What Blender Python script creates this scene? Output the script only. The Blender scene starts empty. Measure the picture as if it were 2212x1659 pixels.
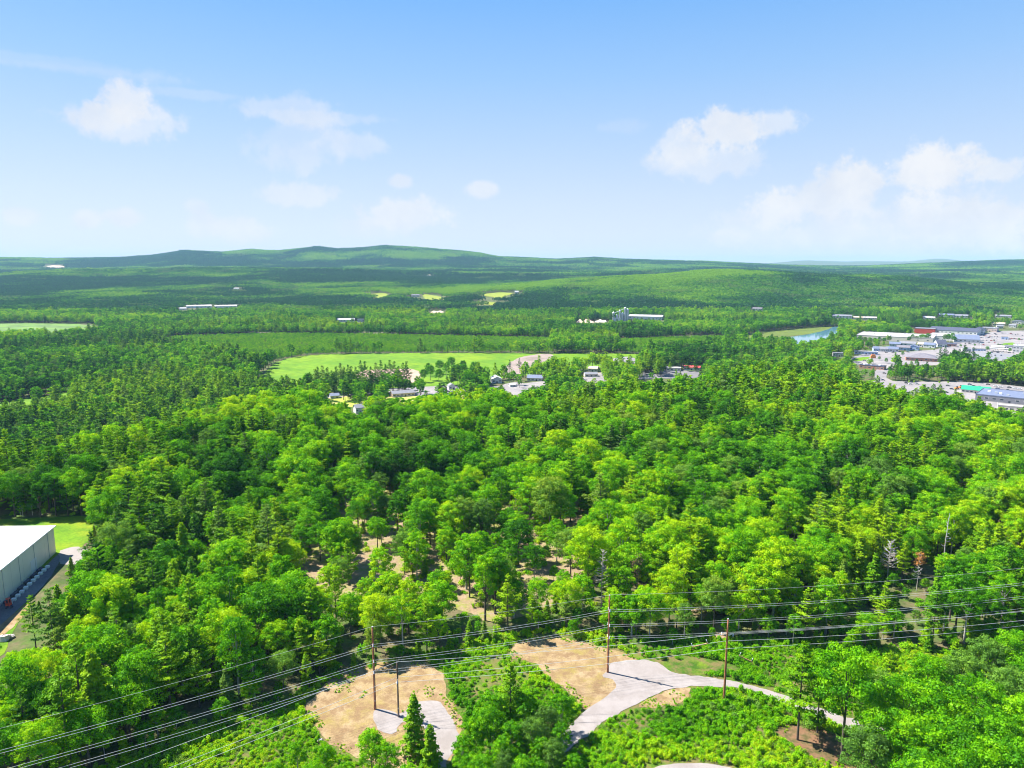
import bpy, math, random
import numpy as np
from mathutils import Vector, Matrix
from mathutils.geometry import delaunay_2d_cdt

S = bpy.context.scene
C = S.collection
R = math.radians

# ------------------------------------------------------------------ camera
CAMH = 100.0
PITCH = R(9.4)
FPX = 1533.0                       # focal length in pixels of a 2212 px wide view
cam = bpy.data.cameras.new("camera")
cam.sensor_width = 36.0
cam.lens = 36.0 * FPX / 2212.0
cam.clip_start = 1.0
cam.clip_end = 60000.0
co = bpy.data.objects.new("camera", cam)
C.objects.link(co)
co.location = (0, 0, CAMH)
co.rotation_euler = (math.pi / 2 - PITCH, 0, 0)
S.camera = co

# ------------------------------------------------------------------ light
SUN_EL = R(52.0)
SUN_AZ = math.atan2(-0.922, 0.386)          # from +Y towards +X
sv = Vector((math.sin(SUN_AZ) * math.cos(SUN_EL), math.cos(SUN_AZ) * math.cos(SUN_EL), math.sin(SUN_EL)))
sl = bpy.data.lights.new("sun", 'SUN')
sl.energy = 5.0
sl.angle = R(0.5)
sl.color = (1.0, 0.955, 0.87)
so = bpy.data.objects.new("sun", sl)
C.objects.link(so)
so.rotation_euler = (-sv).to_track_quat('-Z', 'Y').to_euler()
so.location = (-300, 100, 400)

S.view_settings.view_transform = 'Standard'
S.view_settings.look = 'None'
S.view_settings.gamma = 1.0
S.view_settings.exposure = 1.45
S.view_settings.use_curve_mapping = False
try:
    S.cycles.use_denoising = True
    S.cycles.denoising_prefilter = 'ACCURATE'
    S.cycles.use_adaptive_sampling = False
    S.cycles.pixel_filter_type = 'BLACKMAN_HARRIS'
    S.cycles.filter_width = 1.05
    S.cycles.volume_bounces = 0
    S.cycles.max_bounces = 8
    S.cycles.diffuse_bounces = 5
    S.cycles.transmission_bounces = 5
    S.cycles.transparent_max_bounces = 6
except Exception:
    pass


def ray(px, py):
    """direction of the photograph's pixel (2212 x 1659) in the world"""
    u = (px - 1106.0) / FPX
    v = (py - 829.5) / FPX
    return (u, math.cos(PITCH) - v * math.sin(PITCH), -math.sin(PITCH) - v * math.cos(PITCH))


# ---- node helpers
class N:
    def __init__(s, tree):
        s.t = tree

    def new(s, typ, **kw):
        n = s.t.nodes.new(typ)
        for k, v in kw.items():
            setattr(n, k, v)
        return n

    def link(s, a, b):
        s.t.links.new(a, b)

    def put(s, sock, val):
        if hasattr(val, 'is_output') or hasattr(val, 'links'):
            s.t.links.new(val, sock)
        else:
            sock.default_value = val

    def m(s, op, a, b=None, c=None, clamp=False):
        n = s.new('ShaderNodeMath', operation=op)
        n.use_clamp = clamp
        s.put(n.inputs[0], a)
        if b is not None:
            s.put(n.inputs[1], b)
        if c is not None:
            s.put(n.inputs[2], c)
        return n.outputs[0]

    def mix(s, f, a, b, mode='MIX'):
        n = s.new('ShaderNodeMix', data_type='RGBA', blend_type=mode)
        s.put(n.inputs['Factor'], f)
        s.put(n.inputs[6], a)
        s.put(n.inputs[7], b)
        return n.outputs[2]

    def ss(s, x, lo, hi):
        n = s.new('ShaderNodeMapRange', interpolation_type='SMOOTHSTEP')
        s.put(n.inputs[0], x)
        n.inputs[1].default_value = lo
        n.inputs[2].default_value = hi
        n.inputs[3].default_value = 0.0
        n.inputs[4].default_value = 1.0
        return n.outputs[0]

    def noise(s, vec, scale, detail=4, rough=0.55):
        n = s.new('ShaderNodeTexNoise')
        if vec is not None:
            s.link(vec, n.inputs['Vector'])
        n.inputs['Scale'].default_value = scale
        n.inputs['Detail'].default_value = detail
        n.inputs['Roughness'].default_value = rough
        return n.outputs['Fac']

    def ramp(s, fac, stops):
        n = s.new('ShaderNodeValToRGB')
        s.link(fac, n.inputs[0])
        e = n.color_ramp.elements
        while len(e) < len(stops):
            e.new(0.5)
        for el, (p, c) in zip(e, stops):
            el.position = p
            el.color = (c[0], c[1], c[2], 1)
        return n.outputs[0]


# ---- world: sky texture with cumulus at their directions
W = bpy.data.worlds.new("World")
S.world = W
W.use_nodes = True
wt = W.node_tree
wt.nodes.clear()
n = N(wt)
sky = n.new('ShaderNodeTexSky', sky_type='NISHITA')
sky.sun_disc = False
sky.sun_elevation = SUN_EL
sky.sun_rotation = SUN_AZ
sky.altitude = 100
sky.air_density = 1.0
sky.dust_density = 0.6
sky.ozone_density = 1.2
geo = n.new('ShaderNodeTexCoord')
D = geo.outputs['Generated']
sep = n.new('ShaderNodeSeparateXYZ')
n.link(D, sep.inputs[0])
az = n.m('ARCTAN2', sep.outputs[0], sep.outputs[1])
el = n.m('ARCSINE', sep.outputs[2])
wobx = n.noise(D, 9.0, 6, 0.6)
wob2 = n.noise(D, 34.0, 7, 0.68)
wob = n.m('ADD', n.m('MULTIPLY', n.m('SUBTRACT', wobx, 0.5), 1.9), n.m('MULTIPLY', n.m('SUBTRACT', wob2, 0.5), 1.9))
BLOBS = [(268, 222, 46, 40, .85), (213, 252, 70, 26, .7), (270, 265, 80, 38, .6), (325, 240, 26, 16, .4),
         (610, 240, 90, 26, .42), (700, 255, 150, 12, .28), (650, 310, 90, 50, .25), (790, 315, 70, 28, .36), (630, 345, 55, 30, .2),
         (100, 135, 220, 12, .13), (230, 160, 160, 10, .13), (410, 202, 110, 10, .2),
         (640, 420, 70, 22, .55), (865, 462, 85, 32, .8), (820, 490, 80, 22, .4), (510, 500, 58, 27, .8), (440, 490, 34, 30, .65),
         (272, 470, 32, 19, .85), (187, 475, 26, 19, .8), (45, 468, 30, 17, .6), (425, 447, 24, 15, .5), (862, 392, 28, 16, .65),
         (1040, 410, 34, 18, .7), (1578, 278, 72, 44, .9), (1480, 318, 66, 36, .6), (1660, 265, 74, 28, .6), (1530, 348, 130, 34, .5),
         (1840, 392, 60, 38, 1.0), (1700, 455, 55, 36, .8), (1780, 430, 95, 36, .85), (2020, 360, 78, 40, 1.0), (2160, 370, 50, 26, .8),
         (2110, 465, 130, 62, 1.0), (1900, 500, 280, 48, .45), (1570, 515, 36, 18, .5), (1720, 510, 30, 22, .45), (1800, 505, 50, 22, .45),
         (1330, 275, 60, 16, .15), (20, 552, 30, 8, .5)]
cloud = None
for (cx, cy, rx, ry, st) in BLOBS:
    d = Vector(ray(cx, cy)).normalized()
    a0, e0 = math.atan2(d.x, d.y), math.asin(d.z)
    px = n.m('DIVIDE', n.m('SUBTRACT', az, a0), rx / FPX * 1.15)
    py = n.m('DIVIDE', n.m('SUBTRACT', el, e0), ry / FPX * 1.15)
    r2 = n.m('SQRT', n.m('ADD', n.m('MULTIPLY', px, px), n.m('MULTIPLY', py, py)))
    q = n.m('ADD', r2, n.m('MULTIPLY', wob, .55 if rx < 45 else 1.0))
    f = n.m('MULTIPLY', n.ss(q, 1.08, 0.52), st)
    cloud = f if cloud is None else n.m('SUBTRACT', n.m('ADD', cloud, f), n.m('MULTIPLY', cloud, f))
EXPO = 2.0 ** 1.45
SKYL = [(-5, (.66, .74, .90)), (0, (.77, .82, .93)), (2.5, (.735, .80, .935)), (5, (.665, .765, .945)), (9, (.52, .695, .96)), (14, (.34, .60, .985)), (19, (.205, .50, .99)), (27, (.15, .42, .92)), (45, (.10, .32, .85)), (90, (.07, .25, .75))]
rmp = n.ramp(n.m('DIVIDE', n.m('ADD', el, R(5)), R(95)), [((a + 5) / 95.0, c) for a, c in SKYL])
nish = n.mix(1.0, sky.outputs[0], (0.16, 0.17, 0.19, 1), 'MULTIPLY')
skc = n.mix(0.85, nish, rmp)
cl1 = n.noise(D, 16.0, 6, 0.6)
cwh = n.ramp(cl1, [(.35, (.80, .835, .91)), (.62, (.93, .93, .95))])
skc = n.mix(n.m('MULTIPLY', cloud, 0.94), skc, cwh)
skc = n.mix(1.0, skc, (1 / EXPO, 1 / EXPO, 1 / EXPO, 1), 'MULTIPLY')
bg = n.new('ShaderNodeBackground')
n.link(skc, bg.inputs[0])
bg.inputs[1].default_value = 1.0
wo = n.new('ShaderNodeOutputWorld')
n.link(bg.outputs[0], wo.inputs[0])

# ------------------------------------------------------------------ helpers
rng = np.random.default_rng(7)
random.seed(7)


def vnoise(x, y, seed=0):
    x = np.asarray(x, float)
    y = np.asarray(y, float)
    xi = np.floor(x).astype(np.int64)
    yi = np.floor(y).astype(np.int64)
    fx = x - xi
    fy = y - yi
    fx = fx * fx * (3 - 2 * fx)
    fy = fy * fy * (3 - 2 * fy)

    def h(i, j):
        k = (i * 374761393 + j * 668265263 + seed * 1442695041) & 0xffffffff
        k = ((k ^ (k >> 13)) * 1274126177) & 0xffffffff
        return ((k ^ (k >> 16)) & 0xffff) / 65535.0
    return (h(xi, yi) * (1 - fx) + h(xi + 1, yi) * fx) * (1 - fy) + (h(xi, yi + 1) * (1 - fx) + h(xi + 1, yi + 1) * fx) * fy


def fbm(x, y, sc, seed=0, oct=4):
    s = 0
    a = 0.5
    for o in range(oct):
        s = s + a * vnoise(np.asarray(x) / sc, np.asarray(y) / sc, seed + o * 17)
        a *= 0.5
        sc *= 0.5
    return s / (1 - 0.5 ** oct)


def sstep(a, b, x):
    t = np.clip((x - a) / (b - a), 0, 1)
    return t * t * (3 - 2 * t)


CR_U = [-1.5, -.72, -.62, -.5, -.42, -.35, -.1, .1, .2, .27, .33, .4, .45, .5, .6, .72, 1.5]
CR_Y = [250, 285, 300, 352, 398, 420, 430, 452, 470, 495, 545, 580, 540, 450, 395, 375, 350]
BY = [0, 1900, 2600, 3400, 4300, 5200, 6200, 9500, 20000]
BZ = [-40, -40, -32, -8, 22, 40, 52, 60, 60]
SK_X = [-2000, 0, 150, 300, 350, 420, 460, 500, 560, 620, 700, 740, 790, 840, 900, 960, 1000, 1040, 1080, 1140, 1200, 1280, 1340, 1400, 1520, 1600, 1650, 1750, 1850, 2000, 2100, 2212, 4000]
SK_Y = [560, 558, 561, 558, 554, 543, 545, 547, 541, 544, 535, 540, 538, 533, 536, 541, 545, 549, 557, 559, 562, 558, 562, 564, 567, 571, 574, 577, 577, 570, 566, 562, 560]
S2_X = [-2000, 1560, 1640, 1720, 1800, 1850, 1930, 2000, 2050, 2120, 2212, 4000]
S2_Y = [572, 573, 569, 562, 565, 564, 565, 558, 563, 563, 559, 560]


def elev(px_u, py):
    v = (np.asarray(py) - 829.5) / FPX
    y = math.cos(PITCH) - v * math.sin(PITCH)
    return (-math.sin(PITCH) - v * math.cos(PITCH)) / y


def T(x, y):
    x = np.asarray(x, float)
    y = np.asarray(y, float)
    ys = np.maximum(y, 60.0)
    u = x / ys
    cr = np.interp(u, CR_U, CR_Y)
    z = 0.9 * (fbm(x, y, 45, 3, 3) - 0.5)
    z = z + 6.0 * sstep(0.6, 0.97, ys / cr) * (fbm(x, y, 160, 9, 2) * 0.6 + 0.2)
    drop = sstep(0, 1, (y - cr) / 160.0)
    b = np.interp(y, BY, BZ)
    far = b.copy()
    far = far + sstep(1900, 3200, y) * (44 * (fbm(x, y, 900, 21, 3) - .5) + 22 * (fbm(x, y, 330, 23, 2) - .5))
    far = far + 92 * np.exp(-0.5 * (((x - 980) / 720) ** 2 + ((y - 3050) / 420) ** 2))
    far = far + 34 * np.exp(-0.5 * (((x + 1900) / 900) ** 2 + ((y - 4200) / 500) ** 2))
    pxu = 1106 + FPX * u * 0.985
    e1 = elev(u, np.interp(pxu, SK_X, SK_Y))
    z1 = 100 - 14 + e1 * 7600 + 9 * (fbm(x, y, 260, 5, 3) - .5)
    w1 = np.exp(-0.5 * ((y - 7600) / 800.0) ** 2)
    w1 = np.where(y > 7600, np.exp(-0.5 * ((y - 7600) / 1200.0) ** 2), w1)
    far = far * (1 - w1) + z1 * w1
    e2 = elev(u, np.interp(pxu, S2_X, S2_Y))
    z2 = 100 + e2 * 15500
    w2 = np.exp(-0.5 * ((y - 15500) / 1100.0) ** 2)
    far = far * (1 - w2) + z2 * w2
    return z * (1 - drop) + far * drop


def G(px, py, h=0.0):
    """ground point seen at a photo pixel"""
    d = ray(px, py)
    t = np.concatenate([np.arange(90, 1500, 1.0), np.arange(1500, 9500, 6.0)])
    zz = CAMH + d[2] * t - T(d[0] * t, d[1] * t) - h
    k = np.argmax(zz < 0) if (zz < 0).any() else len(t) - 1
    t1 = t[k]
    if k > 0:
        a, b = zz[k - 1], zz[k]
        t1 = t[k - 1] + (t[k] - t[k - 1]) * (a / (a - b + 1e-9))
    return (d[0] * t1, d[1] * t1)


def GP(pts):
    return [G(*p) for p in pts]


def inside(poly, x, y):
    x = np.asarray(x)
    y = np.asarray(y)
    c = np.zeros(x.shape, bool)
    n_ = len(poly)
    for i in range(n_):
        x0, y0 = poly[i]
        x1, y1 = poly[(i + 1) % n_]
        with np.errstate(divide='ignore', invalid='ignore'):
            k = ((y0 > y) != (y1 > y)) & (x < (x1 - x0) * (y - y0) / ((y1 - y0) if y1 != y0 else 1e-9) + x0)
        c ^= k
    return c


def meshobj(name, V, F, mat, parent=None, smooth=False, mats=None, mi=None):
    me = bpy.data.meshes.new(name)
    me.from_pydata([tuple(v) for v in V] if not isinstance(V, list) else V, [], F)
    if mat:
        me.materials.append(mat)
    for m_ in (mats or []):
        me.materials.append(m_)
    if mi is not None:
        me.polygons.foreach_set('material_index', mi)
    if smooth:
        me.polygons.foreach_set('use_smooth', [True] * len(me.polygons))
    me.update()
    o = bpy.data.objects.new(name, me)
    C.objects.link(o)
    if parent:
        o.parent = parent
    return o


def quadmesh(name, V, nq, mat):
    """unlinked mesh of nq separate quads, V (nq*4,3)"""
    me = bpy.data.meshes.new(name)
    me.vertices.add(nq * 4)
    me.vertices.foreach_set('co', V.astype(np.float32).ravel())
    me.loops.add(nq * 4)
    me.loops.foreach_set('vertex_index', np.arange(nq * 4, dtype=np.int32))
    me.polygons.add(nq)
    me.polygons.foreach_set('loop_start', np.arange(0, nq * 4, 4, dtype=np.int32))
    me.materials.append(mat)
    me.update(calc_edges=True)
    return me


def tag(o, label=None, cat=None, group=None, kind=None):
    if label:
        o['label'] = label
    if cat:
        o['category'] = cat
    if group:
        o['group'] = group
    if kind:
        o['kind'] = kind
    return o


def empty(name, loc, rz=0, label=None, cat=None, group=None):
    o = bpy.data.objects.new(name, None)
    C.objects.link(o)
    o.location = loc
    o.rotation_euler = (0, 0, rz)
    o.empty_display_size = 0.5
    return tag(o, label, cat, group)


class MB:
    def __init__(s):
        s.V = []
        s.F = []

    def add(s, V, F):
        b = len(s.V)
        s.V += [tuple(v) for v in V]
        s.F += [tuple(i + b for i in f) for f in F]
        return s

    def box(s, x0, x1, y0, y1, z0, z1):
        return s.add([(x0, y0, z0), (x1, y0, z0), (x1, y1, z0), (x0, y1, z0), (x0, y0, z1), (x1, y0, z1), (x1, y1, z1), (x0, y1, z1)],
                     [(0, 3, 2, 1), (4, 5, 6, 7), (0, 1, 5, 4), (1, 2, 6, 5), (2, 3, 7, 6), (3, 0, 4, 7)])

    def tube(s, pts, rad, seg=6, cap=True):
        pts = [Vector(p) for p in pts]
        if not isinstance(rad, (list, tuple)):
            rad = [rad] * len(pts)
        V = []
        for i, p in enumerate(pts):
            d = (pts[min(i + 1, len(pts) - 1)] - pts[max(i - 1, 0)])
            d = d.normalized() if d.length > 1e-6 else Vector((0, 0, 1))
            a = d.orthogonal().normalized() if abs(d.z) < .99 else Vector((1, 0, 0))
            b = d.cross(a)
            for k in range(seg):
                t = 2 * math.pi * k / seg
                V.append(p + (a * math.cos(t) + b * math.sin(t)) * rad[i])
        F = []
        for i in range(len(pts) - 1):
            for k in range(seg):
                k2 = (k + 1) % seg
                F.append((i * seg + k, i * seg + k2, (i + 1) * seg + k2, (i + 1) * seg + k))
        if cap:
            F.append(tuple(range(seg))[::-1])
            F.append(tuple(range((len(pts) - 1) * seg, len(pts) * seg)))
        return s.add(V, F)

    def build(s, name, mat, parent=None, smooth=False):
        return meshobj(name, s.V, s.F, mat, parent, smooth)


# ------------------------------------------------------------------ materials
def mat_plain(name, col, rough=0.7, metal=0.0, nscale=None, namp=0.15, bump=0.0, coord='Object'):
    m = bpy.data.materials.new(name)
    m.use_nodes = True
    q = N(m.node_tree)
    b = m.node_tree.nodes['Principled BSDF']
    b.inputs['Roughness'].default_value = rough
    b.inputs['Metallic'].default_value = metal
    if nscale:
        tc = q.new('ShaderNodeTexCoord')
        f = q.noise(tc.outputs[coord], nscale, 5, 0.6)
        lo = tuple(c * (1 - namp) for c in col)
        hi = tuple(min(1, c * (1 + namp)) for c in col)
        q.link(q.ramp(f, [(0.3, lo), (0.7, hi)]), b.inputs['Base Color'])
        if bump:
            bn = q.new('ShaderNodeBump')
            bn.inputs['Strength'].default_value = bump
            q.link(f, bn.inputs['Height'])
            q.link(bn.outputs[0], b.inputs['Normal'])
    else:
        b.inputs['Base Color'].default_value = (col[0], col[1], col[2], 1)
    return m


def mat_multi(name, cols, scales, rough=0.9, fine=None, bump=0.3):
    """ground material: colours mixed by world-size noise"""
    m = bpy.data.materials.new(name)
    m.use_nodes = True
    q = N(m.node_tree)
    b = m.node_tree.nodes['Principled BSDF']
    b.inputs['Roughness'].default_value = rough
    b.inputs['Specular IOR Level'].default_value = 0.15
    tc = q.new('ShaderNodeTexCoord')
    P = tc.outputs['Object']
    c = cols[0] + (1,)
    for i in range(1, len(cols)):
        f = q.ss(q.noise(P, scales[i - 1], 7, 0.65), 0.40, 0.64)
        c = q.mix(f, c, cols[i] + (1,))
    if fine:
        g = q.noise(P, fine, 4, 0.7)
        k = q.ramp(g, [(0.25, (.72, .72, .72)), (0.75, (1.25, 1.25, 1.25))])
        c = q.mix(1.0, c, k, 'MULTIPLY')
        bn = q.new('ShaderNodeBump')
        bn.inputs['Strength'].default_value = bump
        bn.inputs['Distance'].default_value = 0.3
        q.link(g, bn.inputs['Height'])
        q.link(bn.outputs[0], b.inputs['Normal'])
    q.link(c, b.inputs['Base Color'])
    return m


def mat_leaf(name, stops, trans=0.42, wnoise=True):
    m = bpy.data.materials.new(name)
    m.use_nodes = True
    q = N(m.node_tree)
    m.node_tree.nodes.clear()
    at = q.new('ShaderNodeAttribute', attribute_type='INSTANCER', attribute_name='tint')
    to = q.new('ShaderNodeAttribute', attribute_type='GEOMETRY', attribute_name='tone')
    geo_ = q.new('ShaderNodeNewGeometry')
    f = q.m('ADD', at.outputs['Fac'], q.m('MULTIPLY', q.m('SUBTRACT', to.outputs['Fac'], 0.5), 0.5))
    f = q.m('ADD', f, q.m('MULTIPLY', q.m('SUBTRACT', q.noise(geo_.outputs['Position'], 0.6, 2), 0.5), 0.3), clamp=True)
    c = q.ramp(f, stops)
    gm = q.m('MULTIPLY', q.m('GREATER_THAN', q.m('FRACT', q.m('MULTIPLY', at.outputs['Fac'], 37.3)), .90), .55)
    c = q.mix(gm, c, (.13, .21, .055, 1))
    df = q.new('ShaderNodeBsdfDiffuse')
    tr = q.new('ShaderNodeBsdfTranslucent')
    gl = q.new('ShaderNodeBsdfGlossy')
    gl.inputs['Roughness'].default_value = 0.45
    q.link(c, df.inputs[0])
    c2 = q.mix(1.0, c, (1.45, 1.25, 0.6, 1), 'MULTIPLY')
    q.link(c2, tr.inputs[0])
    gl.inputs[0].default_value = (0.9, 1, 0.8, 1)
    m1 = q.new('ShaderNodeMixShader')
    m1.inputs[0].default_value = trans
    q.link(df.outputs[0], m1.inputs[1])
    q.link(tr.outputs[0], m1.inputs[2])
    m2 = q.new('ShaderNodeMixShader')
    m2.inputs[0].default_value = 0.006
    q.link(m1.outputs[0], m2.inputs[1])
    q.link(gl.outputs[0], m2.inputs[2])
    out = q.new('ShaderNodeOutputMaterial')
    q.link(m2.outputs[0], out.inputs[0])
    return m


LEAF = mat_leaf('leaf', [(0.0, (.020, .105, .006)), (0.3, (.058, .235, .003)), (0.55, (.130, .385, .002)), (0.8, (.245, .490, .002)), (1.0, (.370, .540, .004))])
NEEDLE = mat_leaf('needle', [(0.0, (.014, .080, .012)), (0.3, (.048, .175, .006)), (0.6, (.145, .335, .003)), (1.0, (.290, .450, .005))], 0.34)
BARK = mat_plain('bark', (.085, .066, .050), 0.9, nscale=3, namp=.4)
BARKG = mat_plain('grey_bark', (.36, .33, .29), 0.9, nscale=2, namp=.35)
DEADT = mat_plain('dead_twig', (.33, .28, .23), 0.9, nscale=1, namp=.3)
BROWNN = mat_plain('brown_needles', (.23, .13, .07), 0.9, nscale=1, namp=.4)
ORANGEN = mat_plain('orange_needles', (.40, .17, .03), 0.9, nscale=1, namp=.4)
FORESTFLOOR = mat_multi('forest_floor', [(0.055, 0.075, 0.022), (0.065, 0.137, 0.014), (0.130, 0.106, 0.055)], [.05, .11], fine=.9)
GRASS = mat_multi('clearing_grass', [(0.051, 0.124, 0.007), (0.117, 0.182, 0.011), (0.033, 0.088, 0.007), (0.146, 0.117, 0.044)], [.13, .22, .31], fine=2.0)
FIELD = mat_multi('hay', [(.120, .230, .005), (.155, .245, .006), (.085, .190, .006)], [.006, .02], fine=.12, bump=.1)
YFIELD = mat_multi('yellow_hay', [(0.219, 0.248, 0.022), (0.175, 0.226, 0.018)], [.01], fine=.1, bump=.1)
DIRT = mat_multi('sand', [(0.283, 0.198, 0.095), (0.246, 0.189, 0.054), (0.329, 0.239, 0.136), (0.210, 0.134, 0.068)], [.12, .17, .36], fine=3.0, bump=.5)
SOIL = mat_multi('brown_soil', [(0.175, 0.095, 0.051), (0.212, 0.131, 0.073), (0.073, 0.066, 0.022)], [.25, .5], fine=2.5)
SANDY = mat_multi('pale_soil', [(0.238, 0.167, 0.101), (0.167, 0.229, 0.009), (0.273, 0.198, 0.128)], [.11, .35], fine=1.5)
GRAVEL = mat_multi('gravel', [(.275, .243, .228), (.305, .272, .255), (.245, .214, .197)], [.08, .25], fine=9.0, bump=.3)
ASPH = mat_multi('pale_asphalt', [(0.250, 0.224, 0.221), (0.284, 0.258, 0.246), (0.198, 0.184, 0.187)], [.012, .03], fine=.4, bump=.05)
ASPHD = mat_multi('grey_asphalt', [(0.146, 0.139, 0.146), (0.197, 0.182, 0.182)], [.08], fine=2, bump=.1)
MARSH = mat_multi('marsh', [(0.117, 0.219, 0.037), (0.161, 0.248, 0.051), (0.088, 0.146, 0.044)], [.008, .02], fine=.06)


# ------------------------------------------------------------------ ground
def make_ground():
    ys = [-400.0, -150, 0, 40]
    y = 60.0
    while y < 19000:
        ys.append(y)
        y += max(4.0, y * 0.016)
    ys = np.array(ys)
    us = np.linspace(-1.35, 1.35, 217)
    half = np.maximum(ys, 300.0)
    X = us[None, :] * half[:, None]
    Y = np.repeat(ys[:, None], len(us), 1)
    Z = T(X, Y)
    nr, nc = X.shape
    V = np.stack([X.ravel(), Y.ravel(), Z.ravel()], 1)
    idx = np.arange(nr * nc).reshape(nr, nc)
    F = np.stack([idx[:-1, :-1].ravel(), idx[:-1, 1:].ravel(), idx[1:, 1:].ravel(), idx[1:, :-1].ravel()], 1)
    me = bpy.data.meshes.new('ground')
    me.vertices.add(len(V))
    me.vertices.foreach_set('co', V.astype(np.float32).ravel())
    me.loops.add(F.size)
    me.loops.foreach_set('vertex_index', F.astype(np.int32).ravel())
    me.polygons.add(len(F))
    me.polygons.foreach_set('loop_start', np.arange(0, F.size, 4, dtype=np.int32))
    me.polygons.foreach_set('use_smooth', [True] * len(F))
    me.update(calc_edges=True)
    me.materials.append(FORESTFLOOR)
    o = bpy.data.objects.new('ground', me)
    C.objects.link(o)
    tag(o, 'forest floor and rolling land out to the wooded hills', kind='structure')
    return o


make_ground()


def dense(poly, step, jit, seed=1):
    """outline resampled and roughened"""
    out = []
    r_ = random.Random(seed)
    for i in range(len(poly)):
        a = Vector(poly[i])
        b = Vector(poly[(i + 1) % len(poly)])
        k = max(1, int((b - a).length / step))
        for j in range(k):
            p = a.lerp(b, j / k)
            out.append((p.x + (float(vnoise(p.x / step / 1.7, p.y / step / 1.7, seed)) - .5) * 2 * jit + r_.uniform(-.3, .3) * jit,
                        p.y + (float(vnoise(p.x / step / 1.7 + 40, p.y / step / 1.7, seed)) - .5) * 2 * jit + r_.uniform(-.3, .3) * jit))
    return out


def smooth_poly(poly, it=2):
    for _ in range(it):
        q = []
        for i in range(len(poly)):
            a, b = poly[i], poly[(i + 1) % len(poly)]
            q += [(a[0] * .75 + b[0] * .25, a[1] * .75 + b[1] * .25), (a[0] * .25 + b[0] * .75, a[1] * .25 + b[1] * .75)]
        poly = q
    return poly


def sheet(name, poly, mat, off, step=1.5, jit=0.5, label=None, sm=2, grid=3.0):
    poly = smooth_poly(poly, sm) if sm else poly
    pl = dense(poly, step, jit, len(name) + int(abs(poly[0][0])))
    xs = [p[0] for p in pl]
    ys = [p[1] for p in pl]
    gx, gy = np.meshgrid(np.arange(min(xs), max(xs), grid), np.arange(min(ys), max(ys), grid))
    gx = gx.ravel()
    gy = gy.ravel()
    k = inside(pl, gx, gy)
    pts = [Vector(p) for p in pl] + [Vector((a, b)) for a, b in zip(gx[k], gy[k])]
    nb = len(pl)
    res = delaunay_2d_cdt(pts, [], [list(range(nb))], 1, 1e-4)
    vs, fs = res[0], res[2]
    z = T(np.array([v.x for v in vs]), np.array([v.y for v in vs])) + off
    V = [(v.x, v.y, float(zz)) for v, zz in zip(vs, z)]
    F = []
    for f in fs:
        a, b, c_ = [vs[i] for i in f[:3]]
        F.append(tuple(f) if (b - a).cross(c_ - a) > 0 else tuple(f)[::-1])
    o = meshobj(name, V, F, mat, smooth=True)
    tag(o, label, kind='structure')
    return o


def zA(z):   # coordinates read off an enlargement of the photo -> photo pixels
    return [(1194.5 + a * .28, 1194.5 + b * .28) for a, b in z]


def zB(z):
    return [(619.4 + a * .32, 1238.7 + b * .32) for a, b in z]


EDGE = [(-200, 1840), (60, 1735), (230, 1659), (400, 1592), (560, 1530), (640, 1502), (700, 1476), (800, 1446), (900, 1428), (1000, 1412), (1080, 1385), (1200, 1370),
        (1300, 1380), (1400, 1398), (1480, 1392), (1600, 1392), (1700, 1398), (1900, 1408), (2212, 1410), (2700, 1410)]
EDGE_W = GP(EDGE)
EX = [p[0] for p in EDGE_W]
EY = [p[1] for p in EDGE_W]

CLEAR = [(-160, 60)] + EDGE_W + [(260, 150), (200, 60)]
sheet('clearing_grass', CLEAR, GRASS, 0.06, 3, 1.0, 'bright green grassy brush strip under the power lines', 0, 4)

ROAD1 = GP(zA([(60, 1440), (170, 1290), (250, 1220), (340, 1160), (400, 1115), (480, 1060), (490, 1010), (450, 975), (385, 965), (370, 935), (430, 920), (430, 860), (500, 845), (600, 825),
               (790, 832), (870, 890), (930, 935), (1100, 950), (1350, 980), (1550, 1030), (1740, 1080), (2000, 1180), (2250, 1270), (2500, 1330), (2600, 1390), (2400, 1390), (2180, 1330), (1950, 1235), (1850, 1185),
               (1660, 1115), (1500, 1058), (1350, 1034), (1100, 1030), (980, 1040), (850, 1065), (700, 1135), (620, 1185), (500, 1240), (340, 1330), (300, 1400), (160, 1490), (60, 1560), (-30, 1600), (-20, 1520)]))
ROAD2 = GP(zB([(575, 940), (620, 915), (720, 930), (760, 965), (830, 900), (900, 860), (1000, 860), (1045, 880), (1090, 950), (1150, 1040), (1180, 1110), (1150, 1180), (1090, 1260), (1060, 1330), (960, 1330), (1010, 1180),
               (960, 1060), (860, 1000), (760, 1010), (740, 1090), (640, 1070), (580, 1010)]))
DIRT1 = GP(zB([(110, 920), (200, 820), (300, 720), (380, 660), (520, 615), (700, 590), (900, 590), (1020, 640), (1075, 720), (1080, 830), (1150, 900), (1190, 1060), (1190, 1140), (1100, 1290), (950, 1330), (700, 1320), (430, 1230), (330, 1180), (220, 1100), (180, 990)]))
DIRT2 = GP(zB([(1490, 560), (1530, 480), (1620, 430), (1780, 420), (1900, 440), (2060, 480), (2200, 520), (2350, 560), (2440, 620), (2330, 690), (2330, 800), (2230, 880), (2120, 930), (2040, 940), (1990, 900), (1930, 830), (1850, 760), (1750, 690), (1690, 610), (1600, 590)]))
DIRT3 = GP(zA([(640, 1180), (740, 1120), (850, 1070), (1000, 1040), (1060, 1040), (1040, 1110), (1000, 1160), (850, 1195), (720, 1205)]))
SOIL1 = GP([(1676, 1560), (1740, 1570), (1820, 1590), (1900, 1600), (1990, 1620), (2040, 1680), (1900, 1680), (1800, 1665), (1740, 1630), (1690, 1600)])
ROAD3 = GP([(1380, 1668), (1440, 1652), (1500, 1648), (1560, 1655), (1620, 1670), (1560, 1700), (1420, 1700)])
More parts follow.
